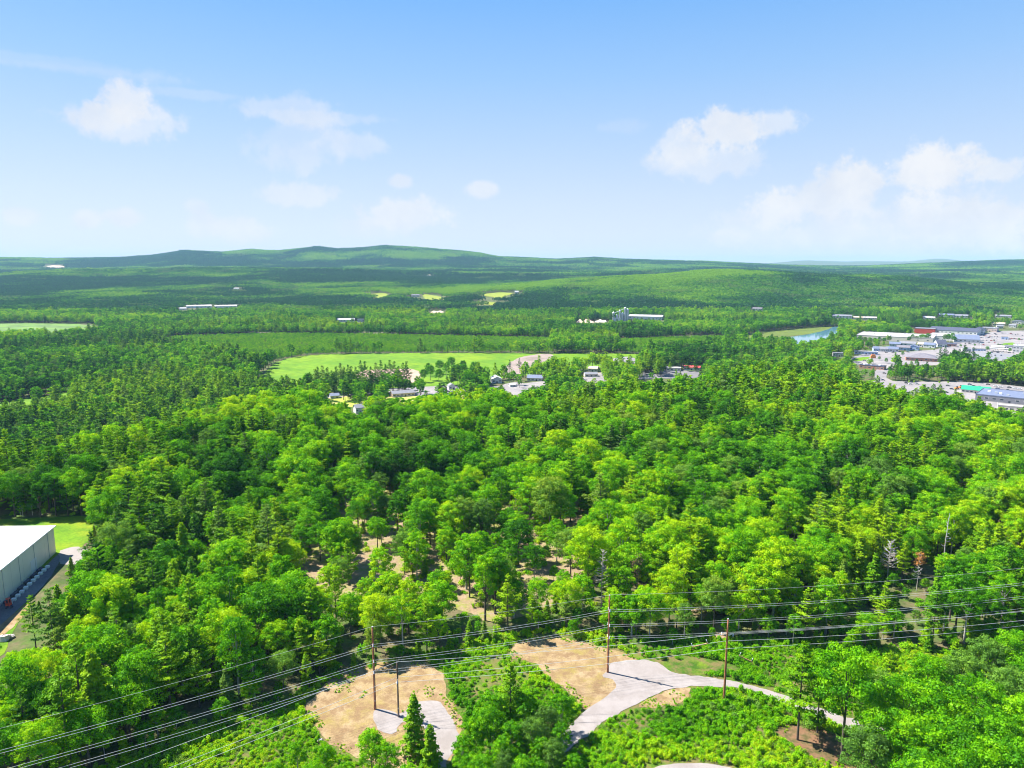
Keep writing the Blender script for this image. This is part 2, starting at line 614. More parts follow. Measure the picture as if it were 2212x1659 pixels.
sheet('sand_clearing', DIRT1, DIRT, 0.10, 1.0, .7, 'tan sandy clearing round the two left utility poles')
sheet('sand_clearing', DIRT2, DIRT, 0.10, 1.0, .7, 'tan sandy ground left of the middle utility pole')
sheet('sand_clearing', DIRT3, DIRT, 0.10, 1.0, .5, 'small tan patch in the fork of the gravel path')
sheet('soil_patch', SOIL1, SOIL, 0.10, 1.0, 1.2, 'brown bare soil under the tall pine at lower right')
sheet('gravel_path', ROAD1, GRAVEL, 0.145, 1.0, .35, 'forked pale gravel access path past the middle pole', 1, 2)
sheet('gravel_path', ROAD2, GRAVEL, 0.145, 1.0, .35, 'pale gravel pad and path by the left poles', 1, 2)
sheet('gravel_path', ROAD3, GRAVEL, 0.145, 1.0, .3, 'edge of gravel path at the bottom of the view', 1, 2)
sheet('gravel_path', GP([(2190, 1405), (2260, 1400), (2300, 1470), (2212, 1462), (2180, 1440)]), GRAVEL, .145, 1, .3, 'pale path glimpsed at the right edge', 1, 2)

SP = GP([(640, 1100), (760, 1060), (1000, 1030), (1250, 1040), (1300, 1130), (1260, 1240), (1240, 1300), (1120, 1335), (1060, 1345), (1010, 1320), (900, 1290), (780, 1310), (690, 1290), (625, 1220)])
TRAIL = GP([(1440, 1265), (1480, 1285), (1530, 1325), (1570, 1360), (1590, 1385), (1560, 1392), (1530, 1360), (1490, 1320), (1440, 1290)])
sheet('wood_trail', TRAIL, SANDY, .07, 2, 1, 'light sandy and grassy trail climbing into the wood')
sheet('thinned_wood_floor', SP, SANDY, 0.05, 3, 2, 'pale sandy and grassy floor of the thinned wood')

# left yard of the warehouse
GL = GP([(-200, 1130), (0, 1122), (120, 1118), (200, 1112), (205, 1150), (170, 1194), (112, 1222), (78, 1268), (50, 1318), (22, 1380), (0, 1430), (-120, 1560)])
sheet('yard_grass', GL, mat_multi('lawn', [(.12, .23, .006), (.20, .24, .007), (.07, .17, .006)], [.05, .09], fine=1.2), .06, 2, 1, 'bright yellow green grass round the white warehouse')
sheet('gravel_yard', GP([(122, 1195), (150, 1180), (200, 1186), (190, 1215), (130, 1225)]), GRAVEL, .12, 1, .5, 'pale gravel patch at the far corner of the warehouse')
DRV = GP([(-160, 1370), (0, 1296), (80, 1250), (122, 1196), (135, 1206), (100, 1260), (62, 1298), (0, 1352), (-160, 1480)])
sheet('driveway', GP([(-160, 1370), (0, 1296), (80, 1250), (122, 1196), (135, 1206), (100, 1260), (62, 1298), (0, 1352), (-160, 1480)]), ASPHD, .12, 2, .15, 'grey driveway along the warehouse wall', 1)
sheet('sand_verge', GP([(-100, 1425), (0, 1352), (62, 1298), (70, 1306), (40, 1345), (0, 1380), (-80, 1440)]), DIRT, .11, 1, .4, 'sandy verge beside the warehouse driveway')

# valley
HAY = GP([(540, 840), (575, 800), (600, 778), (664, 767), (760, 764), (900, 763), (1000, 762), (1100, 763), (1240, 764), (1395, 764), (1400, 776), (1330, 790), (1230, 800), (1100, 815), (1000, 830), (900, 840), (700, 850)])
PLANTN = GP([(300, 745), (380, 728), (600, 722), (800, 724), (1000, 728), (1190, 732), (1195, 761), (1000, 761), (760, 763), (664, 766), (600, 777), (560, 790), (500, 770)])
PLANT2 = GP([(1330, 735), (1560, 728), (1600, 745), (1500, 760), (1395, 765), (1340, 760)])
sheet('hay_field', HAY, FIELD, .15, 12, 3, 'long mown green field in the valley', 1, 30)
sheet('plantation_ground', PLANTN, FORESTFLOOR, .10, 12, 2, 'ground of the young tree plantation', 1, 30)
sheet('bare_earth', GP([(1085, 800), (1110, 775), (1160, 765), (1200, 764), (1185, 778), (1150, 790), (1120, 812), (1080, 812)]), mat_multi('turned_earth', [(.28, .22, .19), (.20, .16, .13)], [.03], fine=.2), .30, 4, 2, 'bare grey brown earth at the end of the field')
sheet('bare_earth', GP([(770, 800), (850, 797), (905, 797), (915, 822), (850, 835), (770, 825)]), mat_multi('pink_sand', [(.40, .29, .21), (.33, .24, .17)], [.03], fine=.2), .30, 4, 2, 'pinkish sand behind the row of tall pines')
sheet('village_lawn', GP([(700, 862), (713, 850), (800, 845), (900, 850), (990, 840), (1010, 850), (990, 870), (840, 880), (720, 880)]), mat_multi('tan_lawn', [(.30, .36, .05), (.45, .34, .16)], [.03], fine=.3), .15, 4, 1, 'patchy yellow lawn by the pink shop')
sheet('village_road', GP([(700, 856), (800, 843), (860, 838), (1000, 832), (1060, 838), (1180, 822), (1300, 812), (1440, 800), (1530, 803), (1530, 812), (1440, 816), (1300, 826), (1180, 836), (1120, 850), (1060, 852), (1000, 848), (870, 858), (800, 850), (700, 862)]), ASPH, .20, 5, .3, 'pale road through the valley houses', 1, 15)
sheet('pale_yard', GP([(1083, 852), (1080, 836), (1095, 828), (1120, 825), (1142, 832), (1135, 846), (1110, 856)]), ASPH, .26, 3, .5, 'pale yard beside the white gabled house', 1, 10)
sheet('pale_yard', GP([(900, 855), (930, 842), (990, 836), (1005, 846), (960, 856)]), ASPH, .26, 3, .5, 'pale gravel lot right of the pink shop', 1, 10)
sheet('pale_yard', GP([(1262, 826), (1270, 808), (1310, 804), (1315, 820)]), ASPH, .26, 3, .5, 'pale lot beside the tan workshop', 1, 10)
sheet('pale_yard', GP([(1385, 818), (1390, 800), (1445, 798), (1520, 804), (1520, 818)]), ASPHD, .30, 3, .5, 'asphalt lot before the red roofed shop', 1, 10)
sheet('vehicle_yard', GP([(1315, 788), (1325, 772), (1372, 770), (1372, 790)]), ASPH, .25, 5, .3, 'gravel yard full of vehicles behind the pines', 1, 15)
sheet('marsh', GP([(-60, 700), (60, 698), (205, 700), (225, 724), (120, 732), (-60, 735)]), MARSH, .2, 15, 6, 'pale green marsh at the left edge of the valley', 1, 40)
sheet('reed_bank', GP([(1600, 725), (1650, 717), (1730, 709), (1790, 705), (1806, 711), (1770, 719), (1700, 727), (1610, 734)]), mat_multi('reeds', [(.115, .150, .022), (.085, .120, .020)], [.02], fine=.1), .2, 10, 3, 'olive reed bank beside the river bend', 1, 30)
WATER = bpy.data.materials.new('water')
WATER.use_nodes = True
_b = WATER.node_tree.nodes['Principled BSDF']
_b.inputs['Base Color'].default_value = (.10, .22, .30, 1)
_b.inputs['Roughness'].default_value = 0.06
RIV = GP([(1640, 735), (1690, 730), (1725, 726), (1757, 720), (1785, 713), (1800, 706), (1816, 705), (1812, 722), (1780, 744), (1700, 750), (1650, 744)])
sheet('river', RIV, WATER, .35, 8, 2, 'blue river bend beside the reed bank', 1, 30)
YF = [[(799, 636), (818, 634), (836, 634), (838, 648), (824, 649), (812, 643)], [(911, 637), (924, 636), (938, 639), (959, 643), (957, 651), (936, 655), (920, 648)], [(1036, 638), (1048, 635), (1062, 634), (1080, 632), (1108, 634), (1096, 639), (1086, 643), (1078, 649), (1066, 642), (1052, 641)], [(1024, 653), (1045, 651), (1062, 653), (1084, 655), (1082, 661), (1058, 659), (1030, 659)]]
YFW = []
for i, f in enumerate(YF):
    w_ = GP(f)
    YFW.append(w_)
    sheet('yellow_field', w_, YFIELD, 1.2, 20, 4, ['small yellow field left of the far barn', 'yellow hay field right of the far barn', 'broad yellow hay field below the dark woods', 'thin yellow strip below the broad hay field'][i], 0, 60)
SCAR = GP([(95, 583), (105, 573), (138, 574), (142, 584)])
sheet('quarry_scar', SCAR, mat_multi('scar', [(.50, .34, .26), (.40, .30, .22)], [.01], fine=.05), 1.5, 25, 6, 'pinkish bare scar on the far left ridge', 1, 80)


def zT(z):
    return [(1813.8 + a * .18, 672.4 + b * .18) for a, b in z]


LOTA = GP(zT([(120, 960), (200, 890), (420, 830), (420, 740), (440, 700), (420, 650), (200, 640), (120, 560), (440, 470), (760, 490), (1150, 460), (1250, 430), (1330, 400), (1400, 340), (1650, 280), (1900, 235), (2500, 230), (2500, 540), (1900, 600),
              (1540, 590), (1250, 640), (1100, 650), (800, 640), (660, 650), (570, 740), (560, 800), (640, 840), (900, 845), (1400, 845), (1800, 862), (2500, 940), (2500, 1290), (1900, 1290), (1300, 1080), (800, 1040), (200, 1020)]))
sheet('verge', GP(zT([(150, 585), (200, 560), (340, 545), (370, 560), (300, 590), (180, 605)])), FIELD, .26, 4, .3, 'green verge left of the terrace shops', 1, 10)
sheet('verge', GP(zT([(1910, 402), (2000, 380), (2100, 375), (2095, 405), (1990, 415)])), FIELD, .26, 4, .3, 'green verge in the upper right lot', 1, 10)
sheet('grey_lot', GP(zT([(1540, 520), (1620, 480), (1700, 488), (1900, 505), (2200, 530), (2200, 575), (1900, 592), (1640, 588), (1540, 575)])), mat_multi('blue_grey_asphalt', [(.20, .20, .215), (.23, .23, .24)], [.03], fine=.5, bump=.05), .25, 6, .3, 'smooth grey empty car park behind the tree belt', 1, 20)
sheet('parking_lot', LOTA, ASPH, .2, 8, .5, 'pale tarmac of the shopping centre and its roads', 0, 25)

# ------------------------------------------------------------------ trees: prototypes
def leaves(cen, nor, size, r_, asp=0.75):
    nq = len(cen)
    nor = nor / (np.linalg.norm(nor, axis=1, keepdims=True) + 1e-9)
    a = np.cross(nor, r_.normal(size=(nq, 3)))
    a /= (np.linalg.norm(a, axis=1, keepdims=True) + 1e-9)
    b = np.cross(nor, a)
    s_ = (size * r_.uniform(.65, 1.35, nq))[:, None] * .5
    a = a * s_
    b = b * s_ * asp
    V = np.stack([cen - a, cen - b * 1.1 - a * .1, cen + a, cen + b + a * .15], 1)
    return V.reshape(-1, 3)


def add_tone(me, tone):
    at = me.attributes.new('tone', 'FLOAT', 'POINT')
    at.data.foreach_set('value', np.repeat(tone, 4).astype(np.float32))


def broad_crown(seed, H, Rr, base, nl, nleaf, size):
    r_ = np.random.default_rng(seed)
    zc = (H + base) / 2 - .3
    hz = (H - base) / 2
    cs, ns, ts = [], [], []
    lobes = []
    ph = r_.uniform(0, 6.28, 3)
    for i in range(nl):
        zz = -0.55 + 1.5 * ((i + .5) / nl) ** .85
        zz = min(zz, .97)
        th = i * 2.39996 + r_.uniform(-.5, .5)
        rad = math.sqrt(max(0, 1 - zz * zz))
        k = 1 + .16 * math.sin(2 * th + ph[0]) + .12 * math.sin(3 * th + ph[1]) + r_.uniform(-.34, .16)
        lr = Rr * r_.uniform(.12, .27)
        kk = (.88 if i % 3 else .62) * k
        c = np.array([Rr * kk * rad * math.cos(th), Rr * kk * rad * math.sin(th), zc + (hz - lr * .4) * zz * r_.uniform(.84, 1.04)])
        lobes.append((c, lr))
        m_ = int(nleaf / nl * (lr / (Rr * .205)) ** 2)
        d = r_.normal(size=(m_, 3))
        out = c - np.array([0, 0, zc - hz * .3])
        out = out / (np.linalg.norm(out) + 1e-9)
        d = d / np.linalg.norm(d, axis=1, keepdims=True) + out * .45 + np.array([0, 0, .25])
        d /= np.linalg.norm(d, axis=1, keepdims=True)
        hout = np.array([c[0], c[1], .5 * Rr * .3])
        hout = hout / (np.linalg.norm(hout) + 1e-9)
        el_ = (d @ hout)[:, None]
        p = c + d * lr * r_.uniform(.55, 1.15, (m_, 1)) * np.array([1, 1, .70]) + hout * el_ * lr * r_.uniform(.2, 1.0) * r_.uniform(.5, 1.2, (m_, 1))
        cs.append(p)
        ns.append(d + r_.normal(size=(m_, 3)) * .42)
        ts.append(np.full(m_, r_.uniform(0, 1)) + r_.uniform(-.25, .25, m_))
    P = np.concatenate(cs)
    return leaves(P, np.concatenate(ns), size, r_), len(P), np.clip(np.concatenate(ts), 0, 1), lobes


def trunk_mb(H, r0, lobes, base, seed, nb=7):
    r_ = random.Random(seed)
    mb = MB()
    lean = (r_.uniform(-.4, .4), r_.uniform(-.4, .4))
    top = H * .78
    pts = [(0, 0, -.6), (0, 0, 0.0), (lean[0] * .2, lean[1] * .2, H * .25), (lean[0] * .7, lean[1] * .5, H * .5), (lean[0], lean[1], top)]
    mb.tube(pts, [r0 * 1.35, r0 * 1.15, r0 * .85, r0 * .6, r0 * .15], 7)
    ls = r_.sample(lobes, min(nb, len(lobes)))
    for c, lr in ls:
        z0 = base * .85 + r_.uniform(0, .35) * (H - base)
        z0 = min(z0, c[2] - .6) if c[2] - .6 > base * .6 else base * .6
        mb.tube([(lean[0] * .4, lean[1] * .4, z0), (c[0] * .5, c[1] * .5, (z0 + c[2]) / 2 + .2), tuple(c)], [r0 * .42, r0 * .28, r0 * .08], 5, False)
    return mb


def pine_crown(seed, H, Rr, base, size, dens=1.0, style='pine'):
    r_ = np.random.default_rng(seed)
    cs, ns, ts = [], [], []
    br = []
    z = base
    while z < H - .5:
        t = (z - base) / (H - base)
        if style == 'pine':
            L = Rr * (0.55 + .55 * math.sin(min(1, t * 1.25 + .18) * math.pi)) * (1 - t ** 3 * .45) * .85
            nb = 5
            step = r_.uniform(.9, 1.35)
        else:
            L = Rr * (1 - t) ** .75 + .35
            nb = 8
            step = r_.uniform(.55, .75)
        th0 = r_.uniform(0, 6.28)
        L *= r_.uniform(.72, 1.15)
        for b in range(nb):
            if style == 'pine' and r_.uniform() < .12:
                continue
            th = th0 + b * 6.283 / nb + r_.uniform(-.35, .35)
            Lb = L * (r_.uniform(.40, 1.28) if style == 'pine' else r_.uniform(.6, 1.2))
            rise = (r_.uniform(.05, .30) if style == 'pine' else r_.uniform(-.30, -.05)) + .25 * t
            tone = r_.uniform(0, 1)
            m_ = max(4, int(dens * (16 if style == 'pine' else 9) * Lb))
            q = np.sqrt(r_.uniform(.06, 1, m_))
            wid = (.30 if style == 'pine' else .22) * Lb * np.sin(np.clip(q, 0, 1) * 2.6) + .12
            lat = r_.normal(size=m_) * wid * .55
            x = q * Lb
            up = rise * x + .05 * x * x / max(Lb, 1) + r_.normal(size=m_) * .11
            if style != 'pine':
                up -= .10 * x * x / max(Lb, 1) * .6
            c_, s_ = math.cos(th), math.sin(th)
            cs.append(np.stack([x * c_ - lat * s_, x * s_ + lat * c_, z + up], 1))
            nn = np.stack([np.full(m_, c_ * .35), np.full(m_, s_ * .35), np.ones(m_)], 1) + r_.normal(size=(m_, 3)) * .42
            ns.append(nn)
            ts.append(np.full(m_, tone) + r_.uniform(-.2, .2, m_) + .15 * q)
            br.append((z, th, Lb, rise))
        z += step
    m_ = int(25 * dens)
    cs.append(np.stack([r_.normal(size=m_) * .25, r_.normal(size=m_) * .25, H - r_.uniform(0, 1.6, m_)], 1))
    ns.append(r_.normal(size=(m_, 3)) + np.array([0, 0, .5]))
    ts.append(r_.uniform(.4, 1, m_))
    P = np.concatenate(cs)
    return leaves(P, np.concatenate(ns), size, r_, .55), len(P), np.clip(np.concatenate(ts), 0, 1), br


def pine_trunk(H, r0, br, seed):
    r_ = random.Random(seed)
    mb = MB()
    mb.tube([(0, 0, -.6), (0, 0, 0), (.05, .05, H * .5), (0, 0, H * .97)], [r0 * 1.25, r0 * 1.1, r0 * .7, r0 * .08], 7)
    for (z, th, L, rise) in r_.sample(br, min(26, len(br))):
        mb.tube([(0, 0, z), (math.cos(th) * L * .75, math.sin(th) * L * .75, z + rise * L * .75)], [r0 * .2, r0 * .06], 4, False)
    return mb


PROTO = {}   # name -> list of (crown mesh, trunk mesh, H, R)


def mkproto(key, crown, trunkmb, bark, H, Rr, mat):
    V, nq, tone, _ = crown
    cm = quadmesh('crown', V, nq, mat)
    add_tone(cm, tone)
    tm = bpy.data.meshes.new('trunk')
    tm.from_pydata(trunkmb.V, [], trunkmb.F)
    tm.materials.append(bark)
    tm.polygons.foreach_set('use_smooth', [True] * len(tm.polygons))
    tm.update()
    PROTO.setdefault(key, []).append((cm, tm, H, Rr))


BSPEC = [(17, 4.6, 3.6), (19, 5.1, 4.8), (15.5, 4.3, 3.0), (18, 4.2, 3.8), (16.5, 4.9, 5.0), (20, 4.8, 6.0), (14, 3.7, 2.2), (18.5, 3.4, 4.0), (16, 5.6, 5.5), (19.5, 4.4, 7.5)]
NB = len(BSPEC)
NLEAF = [9500, 8500, 9000, 6500, 9500, 9000, 7000, 7000, 9500, 5600]
for i, (H, Rr, b) in enumerate(BSPEC):
    cr = broad_crown(100 + i, H, Rr, b, [120, 90, 110, 80, 130, 100, 90, 90, 120, 60][i], NLEAF[i], .36)
    mkproto('broad', cr, trunk_mb(H, .21 + .01 * i, cr[3], b + 1.5, i), BARK if i % 3 else BARKG, H, Rr, LEAF)
PSPEC = [(21, 4.6, 5.0), (23, 5.0, 8.0), (18, 4.2, 3.5), (20, 4.8, 5.0)]
for i, (H, Rr, b) in enumerate(PSPEC):
    cr = pine_crown(200 + i, H, Rr, b, .52, 1.9)
    mkproto('pine', cr, pine_trunk(H, .24, cr[3], i), BARK, H, Rr, NEEDLE)
HSPEC = [(16, 3.4, 1.6), (13, 3.0, 1.0), (18, 3.6, 3.0)]
for i, (H, Rr, b) in enumerate(HSPEC):
    cr = pine_crown(300 + i, H, Rr, b, .48, 2.4, 'hem')
    mkproto('hemlock', cr, pine_trunk(H, .2, cr[3], i), BARK, H, Rr, NEEDLE)
# coarser versions for trees farther off
for i, (H, Rr, b) in enumerate(BSPEC[:5]):
    cr = broad_crown(400 + i, H, Rr, b, 34, 1300, .9)
    mkproto('broad_mid', cr, trunk_mb(H, .25, cr[3], b, i, 3), BARK, H, Rr, LEAF)
for i, (H, Rr, b) in enumerate(PSPEC):
    cr = pine_crown(500 + i, H, Rr * 1.2, b, 1.0, .6)
    mkproto('pine_mid', cr, pine_trunk(H, .25, cr[3][:6], i), BARK, H, Rr, NEEDLE)

HIDE = []


def joined(key, i):
    """one unlinked mesh object of crown and trunk, for the scattered woods"""
    cm, tm, H, Rr = PROTO[key][i]
    me = bpy.data.meshes.new(key + '_whole')
    nc, nt = len(cm.vertices), len(tm.vertices)
    V = np.empty(nc * 3, np.float32)
    cm.vertices.foreach_get('co', V)
    V2 = np.empty(nt * 3, np.float32)
    tm.vertices.foreach_get('co', V2)
    F = [tuple(range(k, k + 4)) for k in range(0, nc, 4)] + [tuple(v + nc for v in p.vertices) for p in tm.polygons]
    me.from_pydata(np.concatenate([V, V2]).reshape(-1, 3).tolist(), [], F)
    me.materials.append(cm.materials[0])
    me.materials.append(tm.materials[0])
    mi = np.zeros(len(F), np.int32)
    mi[nc // 4:] = 1
    me.polygons.foreach_set('material_index', mi)
    tn = np.empty(nc, np.float32)
    cm.attributes['tone'].data.foreach_get('value', tn)
    a = me.attributes.new('tone', 'FLOAT', 'POINT')
    a.data.foreach_set('value', np.concatenate([tn, np.full(nt, .5, np.float32)]))
    me.update()
    return bpy.data.objects.new(key + '_source', me)


def patch_mesh(seed, size, kindmix):
    """a block of distant canopy"""
    r_ = np.random.default_rng(seed)
    cs, ns, ts = [], [], []
    k = int(size / 7.5)
    for a in range(k):
        for b in range(k):
            x = (a + .5 + r_.uniform(-.4, .4)) * size / k - size / 2
            y = (b + .5 + r_.uniform(-.4, .4)) * size / k - size / 2
            h = r_.uniform(12, 19)
            rr = r_.uniform(3.0, 6.0)
            con = r_.uniform() < kindmix
            m_ = 24
            d = r_.normal(size=(m_, 3))
            d[:, 2] = np.abs(d[:, 2]) * .9 - .15
            d /= np.linalg.norm(d, axis=1, keepdims=True)
            if con:
                sc = np.array([rr * .6, rr * .6, h * .5])
                c = np.array([x, y, h * .6])
            else:
                sc = np.array([rr, rr, rr * .8])
                c = np.array([x, y, h - rr * .8])
            cs.append(c + d * sc * r_.uniform(.8, 1.05, (m_, 1)))
            ns.append(d + r_.normal(size=(m_, 3)) * .25)
            ts.append(np.full(m_, (-.3 if con else .30) + r_.uniform(0, .9)) + r_.uniform(-.1, .1, m_))
    P = np.concatenate(cs)
    V = leaves(P, np.concatenate(ns), 3.1, r_)
    me = quadmesh('canopy_block', V, len(P), LEAFFAR)
    add_tone(me, np.clip(np.concatenate(ts), 0, 1))
    return bpy.data.objects.new('canopy_source', me)


LEAFFAR = mat_leaf('far_leaf', [(0.0, (.011, .064, .018)), (0.35, (.030, .135, .012)), (0.6, (.078, .240, .007)), (1.0, (.180, .360, .008))], .34)


def scatter(name, srcs, pts, idx, rz, sc, tint, nrm=None, label=None):
    """one object: copies of the source meshes standing on the given points (what nobody could count)"""
    me = bpy.data.meshes.new(name)
    me.vertices.add(len(pts))
    me.vertices.foreach_set('co', np.asarray(pts, np.float32).ravel())
    for nm, arr in (('idx', idx), ('tint', tint), ('sc', sc)):
        a = me.attributes.new(nm, 'INT' if nm == 'idx' else 'FLOAT', 'POINT')
        a.data.foreach_set('value', np.asarray(arr, np.int32 if nm == 'idx' else np.float32))
    a = me.attributes.new('rot', 'FLOAT_VECTOR', 'POINT')
    rot = np.zeros((len(pts), 3), np.float32)
    rot[:, 2] = rz
    if nrm is not None:
        rot[:, 0] = nrm[:, 0]
        rot[:, 1] = nrm[:, 1]
    a.data.foreach_set('vector', rot.ravel())
    o = bpy.data.objects.new(name, me)
    C.objects.link(o)
    ng = bpy.data.node_groups.new(name, 'GeometryNodeTree')
    ng.interface.new_socket('Geometry', in_out='INPUT', socket_type='NodeSocketGeometry')
    ng.interface.new_socket('Geometry', in_out='OUTPUT', socket_type='NodeSocketGeometry')
    gi = ng.nodes.new('NodeGroupInput')
    go = ng.nodes.new('NodeGroupOutput')
    jn = ng.nodes.new('GeometryNodeJoinGeometry')

    def attr(nm, ty):
        q = ng.nodes.new('GeometryNodeInputNamedAttribute')
        q.data_type = ty
        q.inputs['Name'].default_value = nm
        return [s_ for s_ in q.outputs if s_.enabled and s_.name == 'Attribute'][0]
    ai, asx, ar = attr('idx', 'INT'), attr('sc', 'FLOAT'), attr('rot', 'FLOAT_VECTOR')
    er = ng.nodes.new('FunctionNodeEulerToRotation')
    ng.links.new(ar, er.inputs[0])
    for k, s_ in enumerate(srcs):
        oi = ng.nodes.new('GeometryNodeObjectInfo')
        oi.inputs['Object'].default_value = s_
        oi.inputs['As Instance'].default_value = False
        cmp_ = ng.nodes.new('FunctionNodeCompare')
        cmp_.data_type = 'INT'
        cmp_.operation = 'EQUAL'
        ints = [x for x in cmp_.inputs if x.enabled]
        ng.links.new(ai, ints[0])
        ints[1].default_value = k
        ip = ng.nodes.new('GeometryNodeInstanceOnPoints')
        ng.links.new(gi.outputs[0], ip.inputs['Points'])
        ng.links.new(cmp_.outputs[0], ip.inputs['Selection'])
        ng.links.new(oi.outputs['Geometry'], ip.inputs['Instance'])
        ng.links.new(er.outputs[0], ip.inputs['Rotation'])
        ng.links.new(asx, ip.inputs['Scale'])
        ng.links.new(ip.outputs[0], jn.inputs[0])
    ng.links.new(jn.outputs[0], go.inputs[0])
    md = o.modifiers.new('scatter', 'NODES')
    md.node_group = ng
    tag(o, label, kind='stuff')
    return o


# ------------------------------------------------------------------ where trees may stand
def jgrid(x0, x1, y0, y1, sp, jit=.42, seed=0):
    r_ = np.random.default_rng(seed)
    gx, gy = np.meshgrid(np.arange(x0, x1, sp), np.arange(y0, y1, sp * .9))
    gx = gx + (np.arange(gx.shape[0]) % 2)[:, None] * sp * .5
    a = gx + r_.uniform(-jit, jit, gx.shape) * sp + sp * 1.1 * (vnoise(gx / sp / 5, gy / sp / 5, 3) - .5)
    b = gy + r_.uniform(-jit, jit, gx.shape) * sp + sp * 1.6 * (vnoise(gx / sp / 4, gy / sp / 4, 8) - .5)
    return a.ravel(), b.ravel()


VIS = []        # points of the ground or of buildings that stay in sight


def see(px, py, h=0.0, w=0):
    g = G(px, py, h)
    VIS.append((g[0], g[1], float(T(g[0], g[1])) + h))
    return g


for p in [(661, 1204), (1023, 1293), (905, 1250), (690, 1240), (675, 1190), (925, 1190), (1055, 1150), (800, 1120), (747, 1111), (779, 1197), (818, 1172), (760, 1271), (981, 1239), (1003, 1280), (1093, 1085), (1240, 1114), (1245, 1130), (1192, 1204), (987, 1162), (882, 1239), (795, 1230), (1510, 1320), (1545, 1345), (1700, 1160), (2080, 1040), (2190, 1180), (675, 1225), (830, 1160), (1105, 1090), (1185, 1225), (700, 1190), (850, 1215), (960, 1210), (940, 1165), (600, 1065), (720, 1060), (1250, 1100), (1150, 1160), (880, 1110), (1850, 1240), (2085, 1050)]:
    see(*p)
for p in [(71, 1255), (45, 1280), (20, 1300), (0, 1313), (0, 1345), (15, 1335), (0, 1375), (5, 1410), (140, 1190), (160, 1195), (60, 1130), (120, 1130), (170, 1125), (180, 1150), (20, 1128), (150, 1160)]:
    see(*p)
# valley and town points
for p in [(1100, 840), (1090, 832), (1115, 845), (1125, 835), (940, 845), (920, 842), (985, 838), (870, 862), (900, 850), (1410, 800), (1440, 812), (1380, 812), (1275, 818), (1300, 815), (1062, 838), (1140, 832), (1160, 828), (790, 868), (760, 868), (725, 866), (1395, 798), (1500, 805), (0, 872), (30, 868), (60, 864), (100, 856), (140, 849), (1725, 738), (1745, 735), (1765, 730), (1785, 724), (1800, 716), (1808, 712), (1650, 724), (1700, 718), (1740, 713), (1775, 711), (1620, 729), (20, 706), (60, 706), (100, 706), (140, 707), (180, 707), (10, 712), (110, 713),
          (812, 643), (828, 640), (918, 646), (935, 642), (950, 648), (1050, 640), (1070, 638), (1095, 640), (1040, 660), (1070, 660), (105, 577), (120, 576), (132, 578)]:
    see(*p)
for p in [(713, 858), (730, 858), (760, 856), (800, 850), (842, 855), (860, 855), (880, 850), (895, 845), (970, 838), (985, 845), (1000, 848), (1062, 826), (1080, 826), (1095, 835), (1110, 832), (1140, 822), (1170, 822), (1130, 828),
          (1272, 805), (1290, 808), (1330, 776), (1350, 776), (1368, 778), (1395, 805), (1420, 808), (1440, 800), (1470, 798), (1490, 798), (1510, 798),
          (1250, 694), (1280, 694), (1325, 690), (1345, 690), (1365, 690), (1400, 688), (1430, 688), (1805, 684), (1830, 684), (1850, 686), (1880, 686), (2035, 683), (2060, 684), (2085, 684), (2100, 686), (2130, 686), (2160, 684),
          (410, 663), (430, 663), (450, 663), (480, 662), (500, 662), (730, 692), (745, 692), (765, 692), (780, 692), (925, 594), (940, 674), (955, 674), (640, 623),
          (605, 800), (620, 790), (650, 800), (600, 812), (640, 812), (1230, 780), (1150, 775), (1100, 795), (1120, 800), (1180, 768), (1370, 768), (900, 800), (890, 815)]:
    see(*p)
for p in zT([(430, 800), (470, 780), (520, 830), (600, 850), (700, 880), (820, 940), (850, 960), (1000, 860), (1100, 880), (1250, 900), (1300, 940), (1320, 870), (1400, 900), (1480, 930), (1500, 980), (1600, 980), (1700, 980), (1800, 1020), (1900, 1040), (2000, 1000),
             (2100, 1040), (2180, 980), (1650, 900), (1800, 900), (1900, 920), (2050, 930), (2150, 950), (160, 560), (220, 600), (300, 600), (420, 640), (270, 520), (400, 520), (600, 500), (700, 490), (250, 690), (350, 695), (450, 700), (530, 700), (480, 740),
             (820, 570), (900, 590), (1000, 600), (1080, 600), (620, 600), (650, 640), (780, 620), (1060, 400), (1180, 430), (1300, 420), (1420, 400), (1560, 360), (1700, 400), (1800, 400), (1700, 520), (1850, 540), (2000, 520), (2100, 500), (1600, 560), (1950, 560), (1750, 350), (2000, 350), (2150, 330), (2100, 260), (1900, 280),
             (300, 345), (400, 350), (500, 360), (700, 350), (1180, 350), (1250, 330), (420, 460), (500, 480), (600, 490), (1300, 230)]):
    see(*p)

for q_ in ((100, 1228, 4), (60, 1262, 5), (30, 1285, 6), (85, 1242, 7), (110, 1212, 6), (10, 1400, 1), (20, 1360, 1), (35, 1318, 1)):
    see(*q_)
DEAD = [(1302, 1186, 196, 'grey bare dead tree above the middle pole', dict(mat=DEADT, rad=.2, fol=None, dens=40, spread=2.6, seed=1)),
        (1377, 1196, 200, 'dead tree with brown needles right of the grey one', dict(mat=DEADT, rad=.18, fol=BROWNN, dens=26, spread=2.2, seed=2)),
        (1925, 1165, 214, 'pale grey leafless tree in the right wood', dict(mat=BARKG, rad=.16, fol=None, dens=44, spread=3.2, seed=3)),
        (1988, 1192, 208, 'thin snag with an orange top', dict(mat=BARKG, rad=.14, fol=ORANGEN, dens=26, spread=1.6, foltop=True, seed=4)),
        (2050, 1108, 226, 'tall bare pale trunk standing above the right wood', dict(mat=BARKG, rad=.26, fol=None, dens=14, spread=1.5, seed=5))]
for q_ in DEAD:
    d_ = ray(q_[0], q_[1])
    t_ = (q_[2] - 1.5) / d_[1]
    zt_ = CAMH + d_[2] * t_
    for f_ in (1.0, 3.5, 6.5, 9.5):
        VIS.append((d_[0] * t_, q_[2] - 1.5, zt_ - f_))
